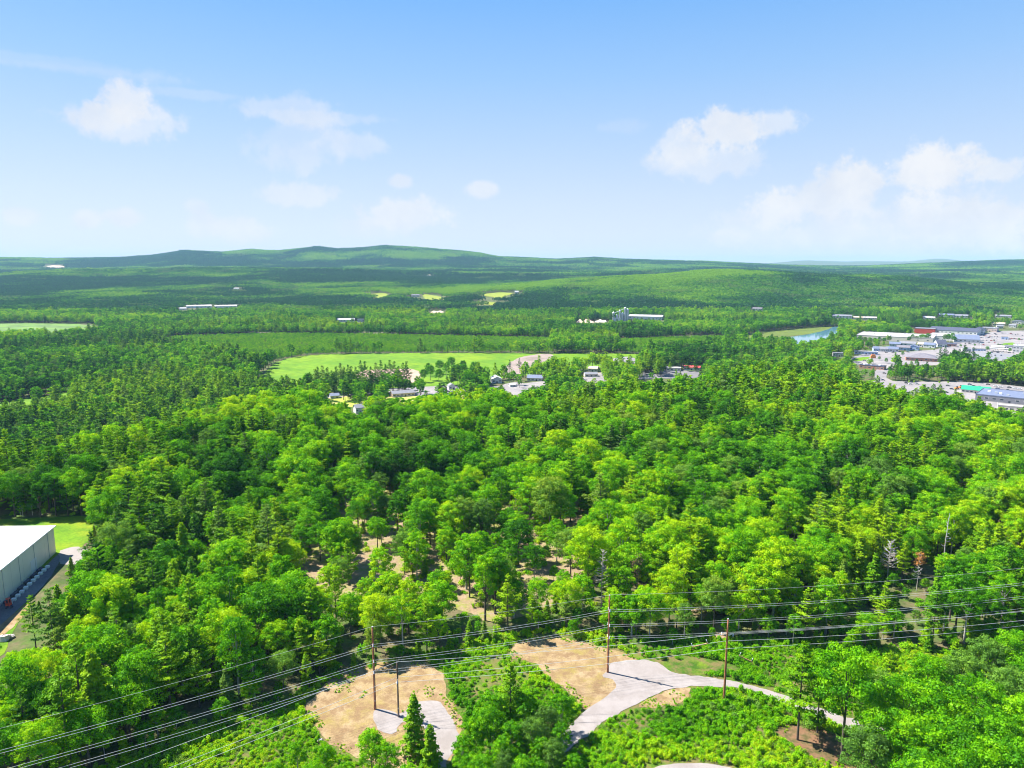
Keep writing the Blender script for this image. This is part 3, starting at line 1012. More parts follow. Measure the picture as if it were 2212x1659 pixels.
for (X_, Y_, H_) in ((-31.3, 148, 20), (23.9, 163, 20), (49.4, 151.2, 20), (-25.5, 145.2, 13)):
    for f_ in (.3, .6, .95):
        VIS.append((X_, Y_, H_ * f_))

STRIP = GP([(-60, 880), (20, 866), (80, 858), (150, 845), (178, 848), (120, 866), (40, 878), (-60, 900)])
sheet('meadow_strip', STRIP, FIELD, .2, 8, 2, 'thin bright meadow strip between woods at the left edge', 1, 20)
VALLEY_CLEAR = [HAY, RIV, STRIP, GP([(-60, 700), (60, 698), (205, 700), (225, 724), (120, 732), (-60, 735)]), GP([(1600, 725), (1650, 717), (1730, 709), (1790, 705), (1808, 708), (1806, 715), (1770, 722), (1700, 730), (1610, 737)]), LOTA, PLANTN, PLANT2] + YFW + [SCAR]



PADS = []
STEEL = mat_plain('galvanised_steel', (.55, .56, .57), .4, .3)
ORD = ['', 'second ', 'third ', 'fourth ', 'fifth ', 'sixth ', 'seventh ', 'eighth ', 'ninth ', 'tenth ', 'eleventh ', 'twelfth ', 'thirteenth ', 'fourteenth ', 'fifteenth ', 'sixteenth ']
ORD2 = ORD + ['seventeenth ', 'eighteenth ', 'nineteenth '] + [a_ + b_ for a_ in ('twenty ', 'thirty ', 'forty ') for b_ in ('', 'first ', 'second ', 'third ', 'fourth ', 'fifth ', 'sixth ', 'seventh ', 'eighth ', 'ninth ')]
from collections import defaultdict

# ------------------------------------------------------------------ buildings
WHITE = mat_plain('white_wall', (.60, .595, .58), .7, nscale=.3, namp=.06)
CREAM = mat_plain('cream_wall', (.66, .60, .50), .7, nscale=.3, namp=.08)
PINK = mat_plain('pinkish_wall', (.62, .48, .42), .7, nscale=.3, namp=.08)
BRICK = mat_plain('brick_wall', (.42, .20, .13), .8, nscale=.4, namp=.2)
ROOFW = mat_plain('white_roof', (.46, .45, .44), .6, nscale=.05, namp=.10)
ROOFP = mat_plain('pale_roof', (.38, .355, .335), .7, nscale=.05, namp=.12)
ROOFG = mat_plain('grey_roof', (.19, .19, .215), .7, nscale=.3, namp=.15)
ROOFB = mat_plain('blue_grey_roof', (.13, .155, .235), .7, nscale=.3, namp=.15)
ROOFD = mat_plain('dark_roof', (.06, .065, .10), .7, nscale=.3, namp=.2)
ROOFBR = mat_plain('brown_grey_roof', (.17, .155, .175), .75, nscale=.3, namp=.15)
RED = mat_plain('red_panel', (.62, .07, .04), .5)
REDR = mat_plain('red_roof', (.60, .08, .07), .5, nscale=.3, namp=.1)
GREENR = mat_plain('green_metal_roof', (.02, .33, .17), .45, nscale=.2, namp=.1)
ORANGE = mat_plain('orange_paint', (.75, .25, .05), .5)
GLASS = mat_plain('dark_glass', (.03, .045, .06), .1)
TRIM = mat_plain('white_trim', (.80, .80, .78), .5)
TAN = mat_plain('tan_roof', (.50, .40, .28), .7, nscale=.3, namp=.12)
BLUEW = mat_plain('blue_wall', (.36, .46, .66), .7, nscale=.3, namp=.08)
ASTEEL = mat_plain('silo_steel', (.52, .53, .56), .4, .4, nscale=.3, namp=.1)


def frame_of(x0, x1, yb, depth):
    g0 = G((x0 + x1) / 2, yb)
    zb = float(T(g0[0], g0[1]))
    zc = g0[1] * math.cos(PITCH) + (CAMH - zb) * math.sin(PITCH)
    w = (x1 - x0) * zc / FPX
    dx, dy = g0[0] / g0[1], 1.0
    L = math.hypot(dx, dy)
    return g0[0] + dx / L * depth / 2, g0[1] + dy / L * depth / 2, zb, w


def building(name, label, cat, x0, x1, yb, h, depth, wall, roofm, roof='flat', rh=2.5, rot=0.0, nwin=4, door=True, wscale=1.0, rows=1, group=None, units=0, extra=None, low=False):
    X, Y, zb, w = frame_of(x0, x1, yb, depth)
    w *= wscale
    fx_, fy_ = math.sin(math.atan2(X, Y)), math.cos(math.atan2(X, Y))
    m_ = 5 if Y < 2500 else 14
    PADS.append([(X + fy_ * a_ * (w / 2 + m_) + fx_ * b_ * (depth / 2 + m_), Y - fx_ * a_ * (w / 2 + m_) + fy_ * b_ * (depth / 2 + m_)) for a_, b_ in ((-1, -1.3), (1, -1.3), (1, 1), (-1, 1))])
    for k_ in range(max(2, int(w / 9)) + 1):
        t_ = -.5 + k_ / max(2, int(w / 9))
        for hh_ in ((h + .6,) if low else (h * .55, h + rh * .5 + .5)):
            VIS.append((X + fy_ * t_ * w - fx_ * depth / 2, Y - fx_ * t_ * w - fy_ * depth / 2, zb + hh_))
        if roof == 'flat':
            VIS.append((X + fy_ * t_ * w, Y - fx_ * t_ * w, zb + h))
    e = empty(name, (X, Y, zb), math.atan2(Y, X) - math.pi / 2 + rot if abs(X) > 1 else rot, label, cat, group)
    e.rotation_euler = (0, 0, -math.atan2(X, Y) + rot)
    hw, hd = w / 2, depth / 2
    wl = MB().box(-hw, hw, -hd, hd, -1.5, h)
    if roof == 'gable':       # ridge along the width
        wl.add([(-hw, -hd, h), (-hw, hd, h), (-hw, 0, h + rh)], [(0, 1, 2)])
        wl.add([(hw, -hd, h), (hw, hd, h), (hw, 0, h + rh)], [(0, 2, 1)])
    if roof == 'front':
        wl.add([(-hw, -hd, h), (hw, -hd, h), (0, -hd, h + rh)], [(0, 1, 2)])
        wl.add([(-hw, hd, h), (hw, hd, h), (0, hd, h + rh)], [(0, 2, 1)])
    wl.build('wall', wall, e)
    o_ = .5
    t = .25
    rb = MB()
    if roof == 'flat':
        rb.box(-hw - .15, hw + .15, -hd - .15, hd + .15, h + .002, h + .35)
        rb.box(-hw - .15, hw + .15, -hd - .15, -hd + .2, h + .352, h + .9)
        rb.box(-hw - .15, hw + .15, hd - .2, hd + .15, h + .352, h + .9)
        rb.box(-hw - .15, -hw + .2, -hd + .203, hd - .203, h + .352, h + .9)
        rb.box(hw - .2, hw + .15, -hd + .203, hd - .203, h + .352, h + .9)
    elif roof == 'gable':
        for s_ in (-1, 1):
            y0, y1 = s_ * (hd + o_), 0
            z0 = h - rh * o_ / hd + .02
            z1 = h + rh + .02
            V = [(-hw - o_, y0, z0), (hw + o_, y0, z0), (hw + o_, y1, z1), (-hw - o_, y1, z1)]
            V += [(a, b, c + t) for a, b, c in V]
            rb.add(V, [(0, 3, 2, 1), (4, 5, 6, 7), (0, 1, 5, 4), (1, 2, 6, 5), (2, 3, 7, 6), (3, 0, 4, 7)])
    elif roof == 'front':
        for s_ in (-1, 1):
            x0_, x1_ = s_ * (hw + o_), 0
            z0 = h - rh * o_ / hw + .02
            z1 = h + rh + .02
            V = [(x0_, -hd - o_, z0), (x0_, hd + o_, z0), (x1_, hd + o_, z1), (x1_, -hd - o_, z1)]
            V += [(a, b, c + t) for a, b, c in V]
            rb.add(V, [(0, 3, 2, 1), (4, 5, 6, 7), (0, 1, 5, 4), (1, 2, 6, 5), (2, 3, 7, 6), (3, 0, 4, 7)])
    elif roof == 'hip':
        k_ = min(hw, hd) * .9
        V = [(-hw - o_, -hd - o_, h + .01), (hw + o_, -hd - o_, h + .01), (hw + o_, hd + o_, h + .01), (-hw - o_, hd + o_, h + .01),
             (-hw + k_, -hd + k_, h + rh), (hw - k_, -hd + k_, h + rh), (hw - k_, hd - k_, h + rh), (-hw + k_, hd - k_, h + rh)]
        rb.add(V, [(0, 3, 2, 1), (4, 5, 6, 7), (0, 1, 5, 4), (1, 2, 6, 5), (2, 3, 7, 6), (3, 0, 4, 7)])
    rf = rb.build('roof', roofm, e)
    for k_ in range(units):
        ux = (-.8 + 1.6 * ((k_ * .618 + .2) % 1)) * hw
        uy = (-.7 + 1.4 * ((k_ * .382 + .35) % 1)) * hd
        MB().box(ux - 1.3, ux + 1.3, uy - 1, uy + 1, h + .36, h + 1.9).build('roof_unit', TRIM if k_ % 2 else STEEL, rf)
    for r0 in range(rows):
        zc_ = h * (.55 if rows == 1 else (.28 + .46 * r0))
        wh = min(1.5, h * .3)
        for k_ in range(nwin):
            cx = -hw + w * (k_ + .5) / nwin
            ww = min(w / nwin * .32, 1.6)
            if door and r0 == 0 and k_ == nwin // 2:
                MB().box(cx - ww * .6, cx + ww * .6, -hd - .03, -hd + .02, .1, min(2.4, h * .75)).build('door', GLASS, e)
                continue
            f_ = MB().box(cx - ww - .12, cx + ww + .12, -hd - .04, -hd + .01, zc_ - wh / 2 - .1, zc_ + wh / 2 + .1).build('window', TRIM, e)
            MB().box(cx - ww, cx + ww, -hd - .06, -hd - .041, zc_ - wh / 2, zc_ + wh / 2).build('pane', GLASS, f_)
    if extra:
        extra(e, hw, hd, h)
    return e


# white warehouse at the left
def warehouse():
    a, b = Vector((-159.0, 234.6)), Vector((-152.0, 197.0))
    d = (b - a).normalized()
    L, Wd, h = 95.0, 85.0, 9.4
    e = empty('warehouse', (a.x, a.y, float(T(a.x, a.y))), math.atan2(d.y, d.x), 'huge white metal clad warehouse at the left edge', 'warehouse')
    # local x runs along the wall towards the camera, local -y is away to the left
    MB().box(0, L, -Wd, 0, -1.5, h).build('wall', WHCLAD, e)
    rb = MB()
    o_ = .35
    V = [(-o_, o_, h + .01), (L + o_, o_, h + .01), (L + o_, -Wd / 2, h + 2.6), (-o_, -Wd / 2, h + 2.6), (-o_, -Wd - o_, h + .01), (L + o_, -Wd - o_, h + .01)]
    V2 = [(p[0], p[1], p[2] + .25) for p in V]
    rb.add(V + V2, [(6, 7, 8, 9), (9, 8, 11, 10), (0, 1, 7, 6), (4, 10, 11, 5), (0, 6, 9, 3), (3, 9, 10, 4), (1, 2, 8, 7), (2, 5, 11, 8), (0, 3, 2, 1), (3, 4, 5, 2)])
    rf = rb.build('roof', WHROOF, e)
    for k_ in range(4):
        vb = MB().box(12 + k_ * 20, 13.4 + k_ * 20, -Wd / 2 + 5, -Wd / 2 + 6.4, h + 2.2, h + 3.5).build('roof_vent', STEEL, rf)
    MB().box(-.6, L + .6, .36, .62, h - .1, h + .22).build('gutter', TRIM, e)
    MB().box(-.62, -.36, -Wd, .3, h - .1, h + .3).build('gutter', TRIM, e)
    for k_ in range(9):
        MB().box(5 + k_ * 10, 5.14 + k_ * 10, .03, .16, 0, h - .12).build('downpipe', STEEL, e)
    for k_ in range(3):
        MB().box(14 + k_ * 24, 18 + k_ * 24, .003, .08, 0, 4.2).build('loading_door', TRIM, e)
    MB().box(40, 41.1, .003, .09, 0, 2.2).build('door', STEEL, e)
    # blocks and dark pallets along the wall
    for k_ in range(11):
        q = a + d * (13 + k_ * 2.5)
        n_ = Vector((-d.y, d.x))
        p = q + n_ * 2.6
        o = MB().box(-.45, .45, -.6, .6, -.1, .75).box(-.2, .2, -.3, .3, .752, .9).build('concrete_block', TRIM)
        o.location = (p.x, p.y, float(T(p.x, p.y)) + .12)
        o.rotation_euler = (0, 0, math.atan2(d.y, d.x))
        tag(o, f"white concrete block by the warehouse wall, {(ORD[k_] or 'first ')}from the far end", 'block', 'white blocks along the warehouse')
    for k_ in range(6):
        q = a + d * (15 + k_ * 4.2)
        n_ = Vector((-d.y, d.x))
        p = q + n_ * 1.1
        mb = MB()
        for j in range(2):
            mb.box(-1.5, 1.5, -.5, .5, j * .42, j * .42 + .34)
            mb.box(-1.3, -1.1, -.5, .5, j * .42 + .34, j * .42 + .42)
            mb.box(1.1, 1.3, -.5, .5, j * .42 + .34, j * .42 + .42)
        o = mb.build('pallet_stack', ROOFD)
        o.location = (p.x, p.y, float(T(p.x, p.y)) + .13)
        o.rotation_euler = (0, 0, math.atan2(d.y, d.x))
        tag(o, f"dark stacked load against the warehouse wall, {(ORD[k_] or 'first ')}from the far end", 'stacked load', 'dark loads along the warehouse')
    # compact excavator
    p = a + d * 39.5 + Vector((-d.y, d.x)) * 3.0
    x_ = empty('mini_excavator', (p.x, p.y, float(T(p.x, p.y)) + .13), math.atan2(d.y, d.x) + .5, 'small red excavator parked by the warehouse wall', 'excavator')
    for s_ in (-1, 1):
        tb = MB()
        pr = [(-1.2, .1), (-1.35, .35), (-1.2, .62), (1.2, .62), (1.35, .35), (1.2, .1), (0.9, 0.0), (-.9, 0.0)]
        V = [(a_, s_ * .55, c_) for a_, c_ in pr] + [(a_, s_ * .95, c_) for a_, c_ in pr]
        F = [tuple(range(8)), tuple(range(8, 16))[::-1]] + [(i, (i + 1) % 8, (i + 1) % 8 + 8, i + 8) for i in range(8)]
        tb.add(V, F).build('track', ROOFD, x_)
    MB().box(-1.3, .6, -.8, .8, .7, 1.5).box(-1.35, -.7, -.82, .82, 1.0, 1.65).build('body', RED, x_)
    cb = MB().box(-.5, .55, -.5, .5, 1.502, 2.6).build('cab', GLASS, x_)
    MB().box(-.55, .6, -.55, .55, 2.602, 2.7).build('cab_roof', RED, cb)
    MB().tube([(.5, 0, 1.2), (1.5, 0, 2.8), (2.3, 0, 2.9)], [.2, .17, .14], 6).tube([(2.3, 0, 2.9), (2.9, 0, 1.3)], [.14, .1], 6).build('boom', RED, x_)
    MB().box(2.6, 3.1, -.35, .35, .8, 1.3).build('bucket', ROOFD, x_)


def clad_mat(name, col, period, axis='X'):
    m = mat_plain(name, col, .5)
    q = N(m.node_tree)
    b = m.node_tree.nodes['Principled BSDF']
    tc = q.new('ShaderNodeTexCoord')
    sp_ = q.new('ShaderNodeSeparateXYZ')
    q.link(tc.outputs['Object'], sp_.inputs[0])
    v = sp_.outputs[{'X': 0, 'Y': 1, 'Z': 2}[axis]]
    fr = q.m('FRACT', q.m('DIVIDE', v, period))
    bn = q.new('ShaderNodeBump')
    bn.inputs['Strength'].default_value = .5
    bn.inputs['Distance'].default_value = .05
    q.link(q.m('ABSOLUTE', q.m('SUBTRACT', fr, .5)), bn.inputs['Height'])
    q.link(bn.outputs[0], b.inputs['Normal'])
    f2 = q.m('FRACT', q.m('DIVIDE', v, 7.5))
    ln = q.m('LESS_THAN', f2, .012)
    nz = q.noise(tc.outputs['Object'], .25, 4)
    c = q.ramp(nz, [(.3, tuple(a * .92 for a in col)), (.7, col)])
    q.link(q.mix(q.m('MULTIPLY', ln, .45), c, (.22, .21, .20, 1)), b.inputs['Base Color'])
    return m


WHCLAD = clad_mat('panel_cladding', (.86, .80, .66), .35, 'X')
WHROOF = clad_mat('seamed_white_roof', (.52, .485, .475), .6, 'X')
warehouse()


def rock(name, px, py, s_, label, mat, cat='boulder'):
    g = G(px, py)
    r_ = random.Random(int(px * 7 + py))
    mb = MB()
    V, F = [], []
    rows, cols = 5, 8
    for i in range(rows + 1):
        for j in range(cols):
            ph, th = math.pi * i / rows, 2 * math.pi * j / cols
            q_ = s_ * (1 + r_.uniform(-.22, .22))
            V.append((q_ * math.sin(ph) * math.cos(th), q_ * .7 * math.sin(ph) * math.sin(th), q_ * .55 * math.cos(ph)))
    for i in range(rows):
        for j in range(cols):
            j2 = (j + 1) % cols
            F.append((i * cols + j, (i + 1) * cols + j, (i + 1) * cols + j2, i * cols + j2))
    o = mb.add(V, F).build(name, mat)
    o.location = (g[0], g[1], float(T(*g)) + s_ * .25)
    tag(o, label, cat)


ROCKM = mat_plain('pale_rock', (.55, .48, .42), .85, nscale=1, namp=.2)
rock('boulder', 8, 1383, 1.9, 'large pale boulder on the grass below the driveway', ROCKM)
rock('boulder', 24, 1377, 1.2, 'smaller pale boulder beside the large one', ROCKM)
rock('boulder', 1002, 1566, .5, 'small rock at the edge of the left gravel path', ROCKM)
rock('boulder', 692, 1600, .7, 'grey rock on the lower edge of the sand clearing', ROCKM)

# ---- valley houses
building('shop_building', 'long low pinkish shop with grey roof in the valley', 'shop', 845, 894, 857, 3.8, 11, PINK, ROOFG, 'gable', 2.2, .25, 6)
building('house', 'white gable fronted house beside the pale yard', 'house', 1061, 1082, 828, 5.2, 16, WHITE, ROOFW, 'front', 2.8, .15, 3, rows=1)
building('shed', 'blue grey metal roofed shed right of the white house', 'shed', 1140, 1173, 823, 3.6, 14, CREAM, ROOFB, 'gable', 3.0, -.15, 4)
building('house', 'small grey house behind the pale yard', 'house', 968, 982, 842, 4.5, 9, WHITE, ROOFG, 'front', 2.2, .2, 2)
building('shed', 'small blue grey roofed shed on the yellow lawn', 'shed', 713, 732, 861, 3.0, 10, WHITE, ROOFB, 'gable', 2.0, .1, 2)
building('garage', 'brown roofed building behind the tall pines', 'garage', 1272, 1292, 803, 4.2, 12, CREAM, TAN, 'gable', 2.4, -.2, 3)
building('garage', 'tan roofed workshop at the front of the pale yards', 'garage', 1262, 1290, 814, 3.4, 10, CREAM, ROOFG, 'gable', 2.0, .2, 3)
building('petrol_station', 'low building with bright red canopy roof', 'shop', 1478, 1512, 800, 4.0, 12, WHITE, REDR, 'gable', 1.6, -.1, 5)
building('store', 'beige flat roofed store left of the red roof', 'store', 1440, 1470, 802, 4.0, 14, CREAM, ROOFP, 'flat', 0, 0, 4)
building('house', 'white house half hidden by trees below the valley lawn', 'house', 766, 784, 893, 5.5, 9, WHITE, ROOFG, 'gable', 2.6, .3, 3)
building('shed', 'white fronted shed behind the pines of the village', 'shed', 1100, 1112, 836, 2.6, 6, WHITE, ROOFW, 'gable', 1.2, .3, 2)

# ---- cement works
building('factory_hall', 'long white roofed hall beside the grey silos', 'factory', 1360, 1432, 691, 9, 45, WHITE, ROOFW, 'gable', 3, -.12, 9)
g = frame_of(1322, 1358, 694, 10)
sl_ = empty('silo_plant', (g[0], g[1], g[2]), 0, 'cluster of grey silos and towers at the factory', 'silo')
for k_, (sx, sh, sr) in enumerate([(-18, 22, 3), (-9, 15, 2.6), (-2, 27, 2.4), (5, 20, 3.4), (12, 34, 3.0), (18, 30, 3.2)]):
    VIS.append((g[0] + sx, g[1] - 3, g[2] + 6))
    VIS.append((g[0] + sx, g[1] - 3, g[2] + 12))
    MB().tube([(sx, 0, -1), (sx, 0, sh), (sx, 0, sh + 2.5)], [sr, sr, .5], 14).build('silo', ASTEEL, sl_, False)
MB().box(-20, 0, -7, -1, -1, 9).build('hopper_house', WHITE, sl_)
MB().tube([(-18, 0, 20), (12, 0, 33)], .7, 6).build('conveyor', ASTEEL, sl_)


def mound(name, px0, px1, yb, h, label, mat):
    X, Y, zb, w = frame_of(px0, px1, yb, 20)
    for k_ in range(5):
        t_ = -.5 + k_ / 4
        for hh_ in (h * .3, h * .9):
            VIS.append((X + t_ * w, Y - 8, zb + hh_))
    PADS.append([(X - w / 2 - 4, Y - 34), (X + w / 2 + 4, Y - 34), (X + w / 2 + 4, Y + 20), (X - w / 2 - 4, Y + 20)])
    V, F = [], []
    r_ = random.Random(int(px0))
    n_, m_ = 18, 10
    for i in range(n_ + 1):
        for j in range(m_ + 1):
            a, b = -1 + 2 * i / n_, -1 + 2 * j / m_
            q_ = max(0, 1 - a * a * a * a - b * b)
            V.append((a * w / 2, b * 16, -1 + (h + 1) * q_ * (1 + .25 * math.sin(a * 7 + px0))))
    for i in range(n_):
        for j in range(m_):
            F.append((i * (m_ + 1) + j, (i + 1) * (m_ + 1) + j, (i + 1) * (m_ + 1) + j + 1, i * (m_ + 1) + j + 1))
    o = meshobj(name, V, F, mat, smooth=True)
    o.location = (X, Y, zb)
    o.rotation_euler = (0, 0, -math.atan2(X, Y))
    tag(o, label, 'sand pile')


SANDP = mat_plain('sand_pile', (.62, .46, .32), .9, nscale=.1, namp=.15)
mound('sand_pile', 1244, 1285, 697, 7, 'long tan sand pile left of the silos', SANDP)
mound('sand_pile', 1284, 1312, 696, 5, 'pale stockpile between sand pile and silos', mat_plain('pale_pile', (.68, .58, .48), .9, nscale=.1, namp=.1))
mound('sand_pile', 929, 962, 675, 4, 'small far sand bank in the woods above the field', SANDP)

# ---- far roofs
for (a, b, yb, h, dp, w_, rf, ty, lb) in [
    (1800, 1838, 688, 7, 14, WHITE, ROOFG, 'gable', 'long white two storey house above the river bend'),
    (1843, 1862, 689, 4, 12, CREAM, TAN, 'gable', 'tan low building right of the long white house'),
    (1866, 1892, 690, 4, 16, WHITE, ROOFP, 'gable', 'pale roofed shed at the edge of the river woods'),
    (2030, 2058, 685, 6, 20, WHITE, ROOFB, 'gable', 'blue grey roofed hall beyond the shopping centre'),
    (2056, 2088, 686, 5, 22, WHITE, ROOFG, 'gable', 'long grey roofed hall beyond the shopping centre'),
    (2153, 2181, 686, 4, 14, WHITE, ROOFG, 'gable', 'small house at the far right beyond the car parks'),
    (2146, 2168, 704, 5, 12, CREAM, TAN, 'gable', 'tan house between trees above the car park'),
    (2188, 2212, 700, 6, 14, WHITE, ROOFG, 'front', 'white gabled house at the right edge above the car park'),
    (2000, 2018, 690, 4, 14, WHITE, ROOFW, 'gable', 'small white roofed shed left of the far halls'),
    (405, 455, 665, 6, 20, WHITE, ROOFW, 'gable', 'long white roof glimpsed in the far left woods'),
    (466, 510, 665, 6, 20, WHITE, ROOFW, 'gable', 'second long white roof right of its twin in far woods'),
    (388, 402, 669, 4, 10, WHITE, ROOFW, 'gable', 'tiny white roof left of the two long far roofs'),
    (729, 766, 695, 5, 22, WHITE, ROOFW, 'gable', 'white warehouse roof in the woods above plantation'),
    (772, 786, 695, 6, 10, WHITE, ROOFW, 'flat', 'small white block right of the woodland warehouse'),
    (889, 906, 642, 8, 16, CREAM, ROOFBR, 'gable', 'brown barn between the two far yellow fields'),
    (916, 930, 597, 9, 14, CREAM, TAN, 'gable', 'lone beige farmhouse in the dark hillside woods'),
    (1625, 1646, 671, 6, 14, CREAM, ROOFBR, 'gable', 'pinkish roofed house in the woods below the hill'),
    (505, 516, 626, 6, 14, WHITE, ROOFW, 'gable', 'tiny pale roof high in the left woods'),
    (1112, 1120, 634, 7, 12, WHITE, ROOFW, 'gable', 'tiny white shed at the end of the broad hay field'),
]:
    building('far_building', lb, 'building', a, b, yb, h, dp, w_, rf, ty, 3.0, 0, 6, rows=2 if h > 6.5 else 1)

# ---- shopping centre
def tb(name, label, cat, z0, z1, zb_, h, dp, w_, rf, ty='flat', rh=2.5, rot=0, nwin=6, **kw):
    return building(name, label, cat, 1813.8 + z0 * .18, 1813.8 + z1 * .18, 672.4 + zb_ * .18, h, dp, w_, rf, ty, rh, rot, nwin, **kw)


tb('superstore', 'vast pale flat roofed superstore left of the red block', 'store', 262, 1085, 360, 8, 92, CREAM, ROOFP, 'flat', 0, -.10, 8, units=14)
tb('store', 'pale flat roofed store with white wall right of the superstore', 'store', 1095, 1375, 352, 8, 75, WHITE, ROOFP, 'flat', 0, -.1, 6, units=6)
tb('store', 'bright red parapet block behind the superstore', 'store', 915, 1130, 268, 10, 30, RED, ROOFG, 'flat', 0, -.05, 0, door=False)
tb('shopping_mall', 'long dark roofed shopping mall with white gabled fronts', 'mall', 1130, 1640, 280, 8, 60, WHITE, ROOFD, 'gable', 5, -.18, 12, units=0)
tb('shopping_mall', 'dark gabled white wing at the right of the mall', 'mall', 1600, 1720, 275, 8, 40, WHITE, ROOFD, 'front', 5, -.1, 5)
tb('shopping_mall', 'pinkish right end wing of the mall', 'mall', 1715, 1880, 245, 7, 40, PINK, ROOFG, 'flat', 0, -.1, 6, units=3)
tb('store', 'slate blue gabled roof store with white front', 'store', 1380, 1640, 375, 6, 38, WHITE, ROOFB, 'gable', 7, .12, 6)
tb('store', 'red fronted booth at the end of the slate blue store', 'store', 1560, 1600, 365, 6, 8, PINK, ROOFW, 'flat', 0, 0, 2)
for q_, (a, b, c_, h, dp, rf, ty) in enumerate([(400, 470, 480, 4.5, 12, ROOFB, 'gable'), (480, 560, 484, 4.5, 14, ROOFG, 'gable'), (560, 690, 487, 5, 14, ROOFB, 'gable'), (690, 830, 470, 5, 14, ROOFBR, 'gable'), (600, 720, 425, 5, 14, ROOFB, 'gable'), (730, 900, 420, 5, 14, ROOFG, 'gable'),
                                            (820, 940, 468, 5.5, 16, ROOFB, 'front'), (945, 1030, 430, 5, 12, TAN, 'gable'), (1020, 1140, 440, 5.5, 14, ROOFB, 'gable')]):
    W8 = ['slate blue', 'grey', 'wide slate blue', 'brown grey', 'rear slate blue', 'rear grey', 'gable fronted slate blue', 'tan', 'right hand slate blue'][q_]
    tb('terraced_shop', W8 + ' roofed white terrace shop in the cluster before the superstore', 'shop', a, b, c_, h, dp, WHITE if q_ % 3 else BLUEW, rf, ty, 3, .2 - .05 * q_, 4, group='small shops before the superstore')
tb('house', 'white gabled building with dark blue roof by the street', 'shop', 1150, 1255, 430, 6, 20, WHITE, ROOFD, 'gable', 6, .35, 4)
tb('house', 'dark brown garage building left of the light pole', 'building', 1260, 1385, 422, 4, 14, BRICK, ROOFD, 'gable', 2, .1, 3)
tb('pharmacy', 'large hipped grey roof store with brick and white walls', 'store', 805, 1140, 600, 5, 40, BRICK, ROOFBR, 'hip', 5.5, .05, 7)
tb('white_barn', 'low blue white building with an orange end', 'shop', 190, 440, 520, 4.5, 10, BLUEW, ROOFW, 'flat', 0, .05, 7)
tb('bank', 'low red brick building with dark banded fascia', 'shop', 260, 530, 695, 4.2, 14, BRICK, ROOFD, 'flat', 0, -.22, 6, units=4)
tb('bank', 'small grey drive through bank in the upper lot', 'bank', 1945, 2015, 340, 5, 10, BLUEW, ROOFP, 'flat', 0, 0, 2)
tb('office_building', 'tall white and blue block at the right edge of town', 'office', 2090, 2260, 500, 11, 30, WHITE, ROOFW, 'flat', 0, 0, 5, rows=2, units=2)
tb('store', 'long low building with green metal roof', 'store', 1485, 1775, 990, 4, 14, CREAM, GREENR, 'gable', 3.5, -.02, 7)
tb('store', 'huge flat slate blue roof at the right edge', 'store', 1720, 2420, 1110, 6, 50, ROOFG, ROOFB, 'flat', 0, -.10, 9, units=6, low=True)
tb('store', 'pale roofed building below the slate blue flat roof', 'store', 1920, 2260, 1210, 5, 14, CREAM, ROOFP, 'flat', 0, .05, 6, low=True)
tb('shop', 'small white shop beside the main street', 'shop', 1470, 1560, 480, 4, 12, WHITE, ROOFG, 'gable', 2, .2, 4)
tb('shop', 'low teal fronted kiosk near the street trees', 'shop', 1600, 1740, 478, 3.4, 8, BLUEW, ROOFP, 'flat', 0, .05, 5)
tb('shop', 'tan roofed shop behind the fuel canopy', 'shop', 1830, 1960, 460, 4.5, 12, CREAM, ROOFW, 'gable', 2, 0, 5)
tb('shop', 'white flat shop in the right lot below the verge', 'shop', 1980, 2080, 455, 5, 16, WHITE, ROOFG, 'flat', 0, 0, 4)
tb('house', 'pale house among trees above the right end of the mall', 'house', 1885, 1950, 205, 5, 10, CREAM, ROOFG, 'gable', 2.5, .2, 3)
tb('house', 'white house in trees above the upper right lot', 'house', 2040, 2110, 195, 5, 10, WHITE, ROOFG, 'gable', 2.5, -.2, 3)
tb('diner', 'dark fronted building at the left edge of town', 'shop', -80, 30, 545, 5, 14, WHITE, ROOFG, 'flat', 0, .1, 4)
tb('farm_stand', 'white greenhouse roof among the far trees', 'shed', 1010, 1110, 90, 4, 14, WHITE, ROOFB, 'gable', 2, 0, 4)


def canopy(z0, z1, zb_, label):
    X, Y, zb, w = frame_of(1813.8 + z0 * .18, 1813.8 + z1 * .18, 672.4 + zb_ * .18, 12)
    e = empty('fuel_canopy', (X, Y, zb), -math.atan2(X, Y), label, 'canopy')
    MB().box(-w / 2, w / 2, -6, 6, 5, 6).build('roof', ROOFW, e)
    for k_ in range(4):
        for s_ in (-1, 1):
            MB().box(-w / 2 + 2 + k_ * (w - 4) / 3 - .2, -w / 2 + 2 + k_ * (w - 4) / 3 + .2, s_ * 4 - .2, s_ * 4 + .2, 0, 4.998).build('post', STEEL, e)
    for k_ in range(3):
        MB().box(-w / 4 + k_ * w / 4 - .5, -w / 4 + k_ * w / 4 + .5, -1, 1, .2, 2.1).build('pump', ROOFD, e)


canopy(1800, 2000, 490, 'white fuel station canopy on posts in the lot')


def lamp(z0, zb_, H, label):
    px, py = zT([(z0, zb_)])[0]
    g = G(px, py)
    e = empty('light_pole', (g[0], g[1], float(T(*g)) + .2), 0, label, 'light pole')
    MB().tube([(0, 0, 0), (0, 0, H)], [.22, .14], 8).build('pole', TRIM, e)
    MB().box(-1.2, 1.2, -.2, .2, H, H + .2).build('lamp_head', TRIM, e)


lamp(1310, 420, 12, 'white light pole by the dark garage')
lamp(730, 262, 10, 'thin light pole behind the superstore')
lamp(2170, 400, 11, 'light pole at the right of the upper lot')
lamp(1690, 440, 10, 'light pole in the middle of the upper lot')
lamp(1130, 200, 10, 'light pole left of the mall roof')

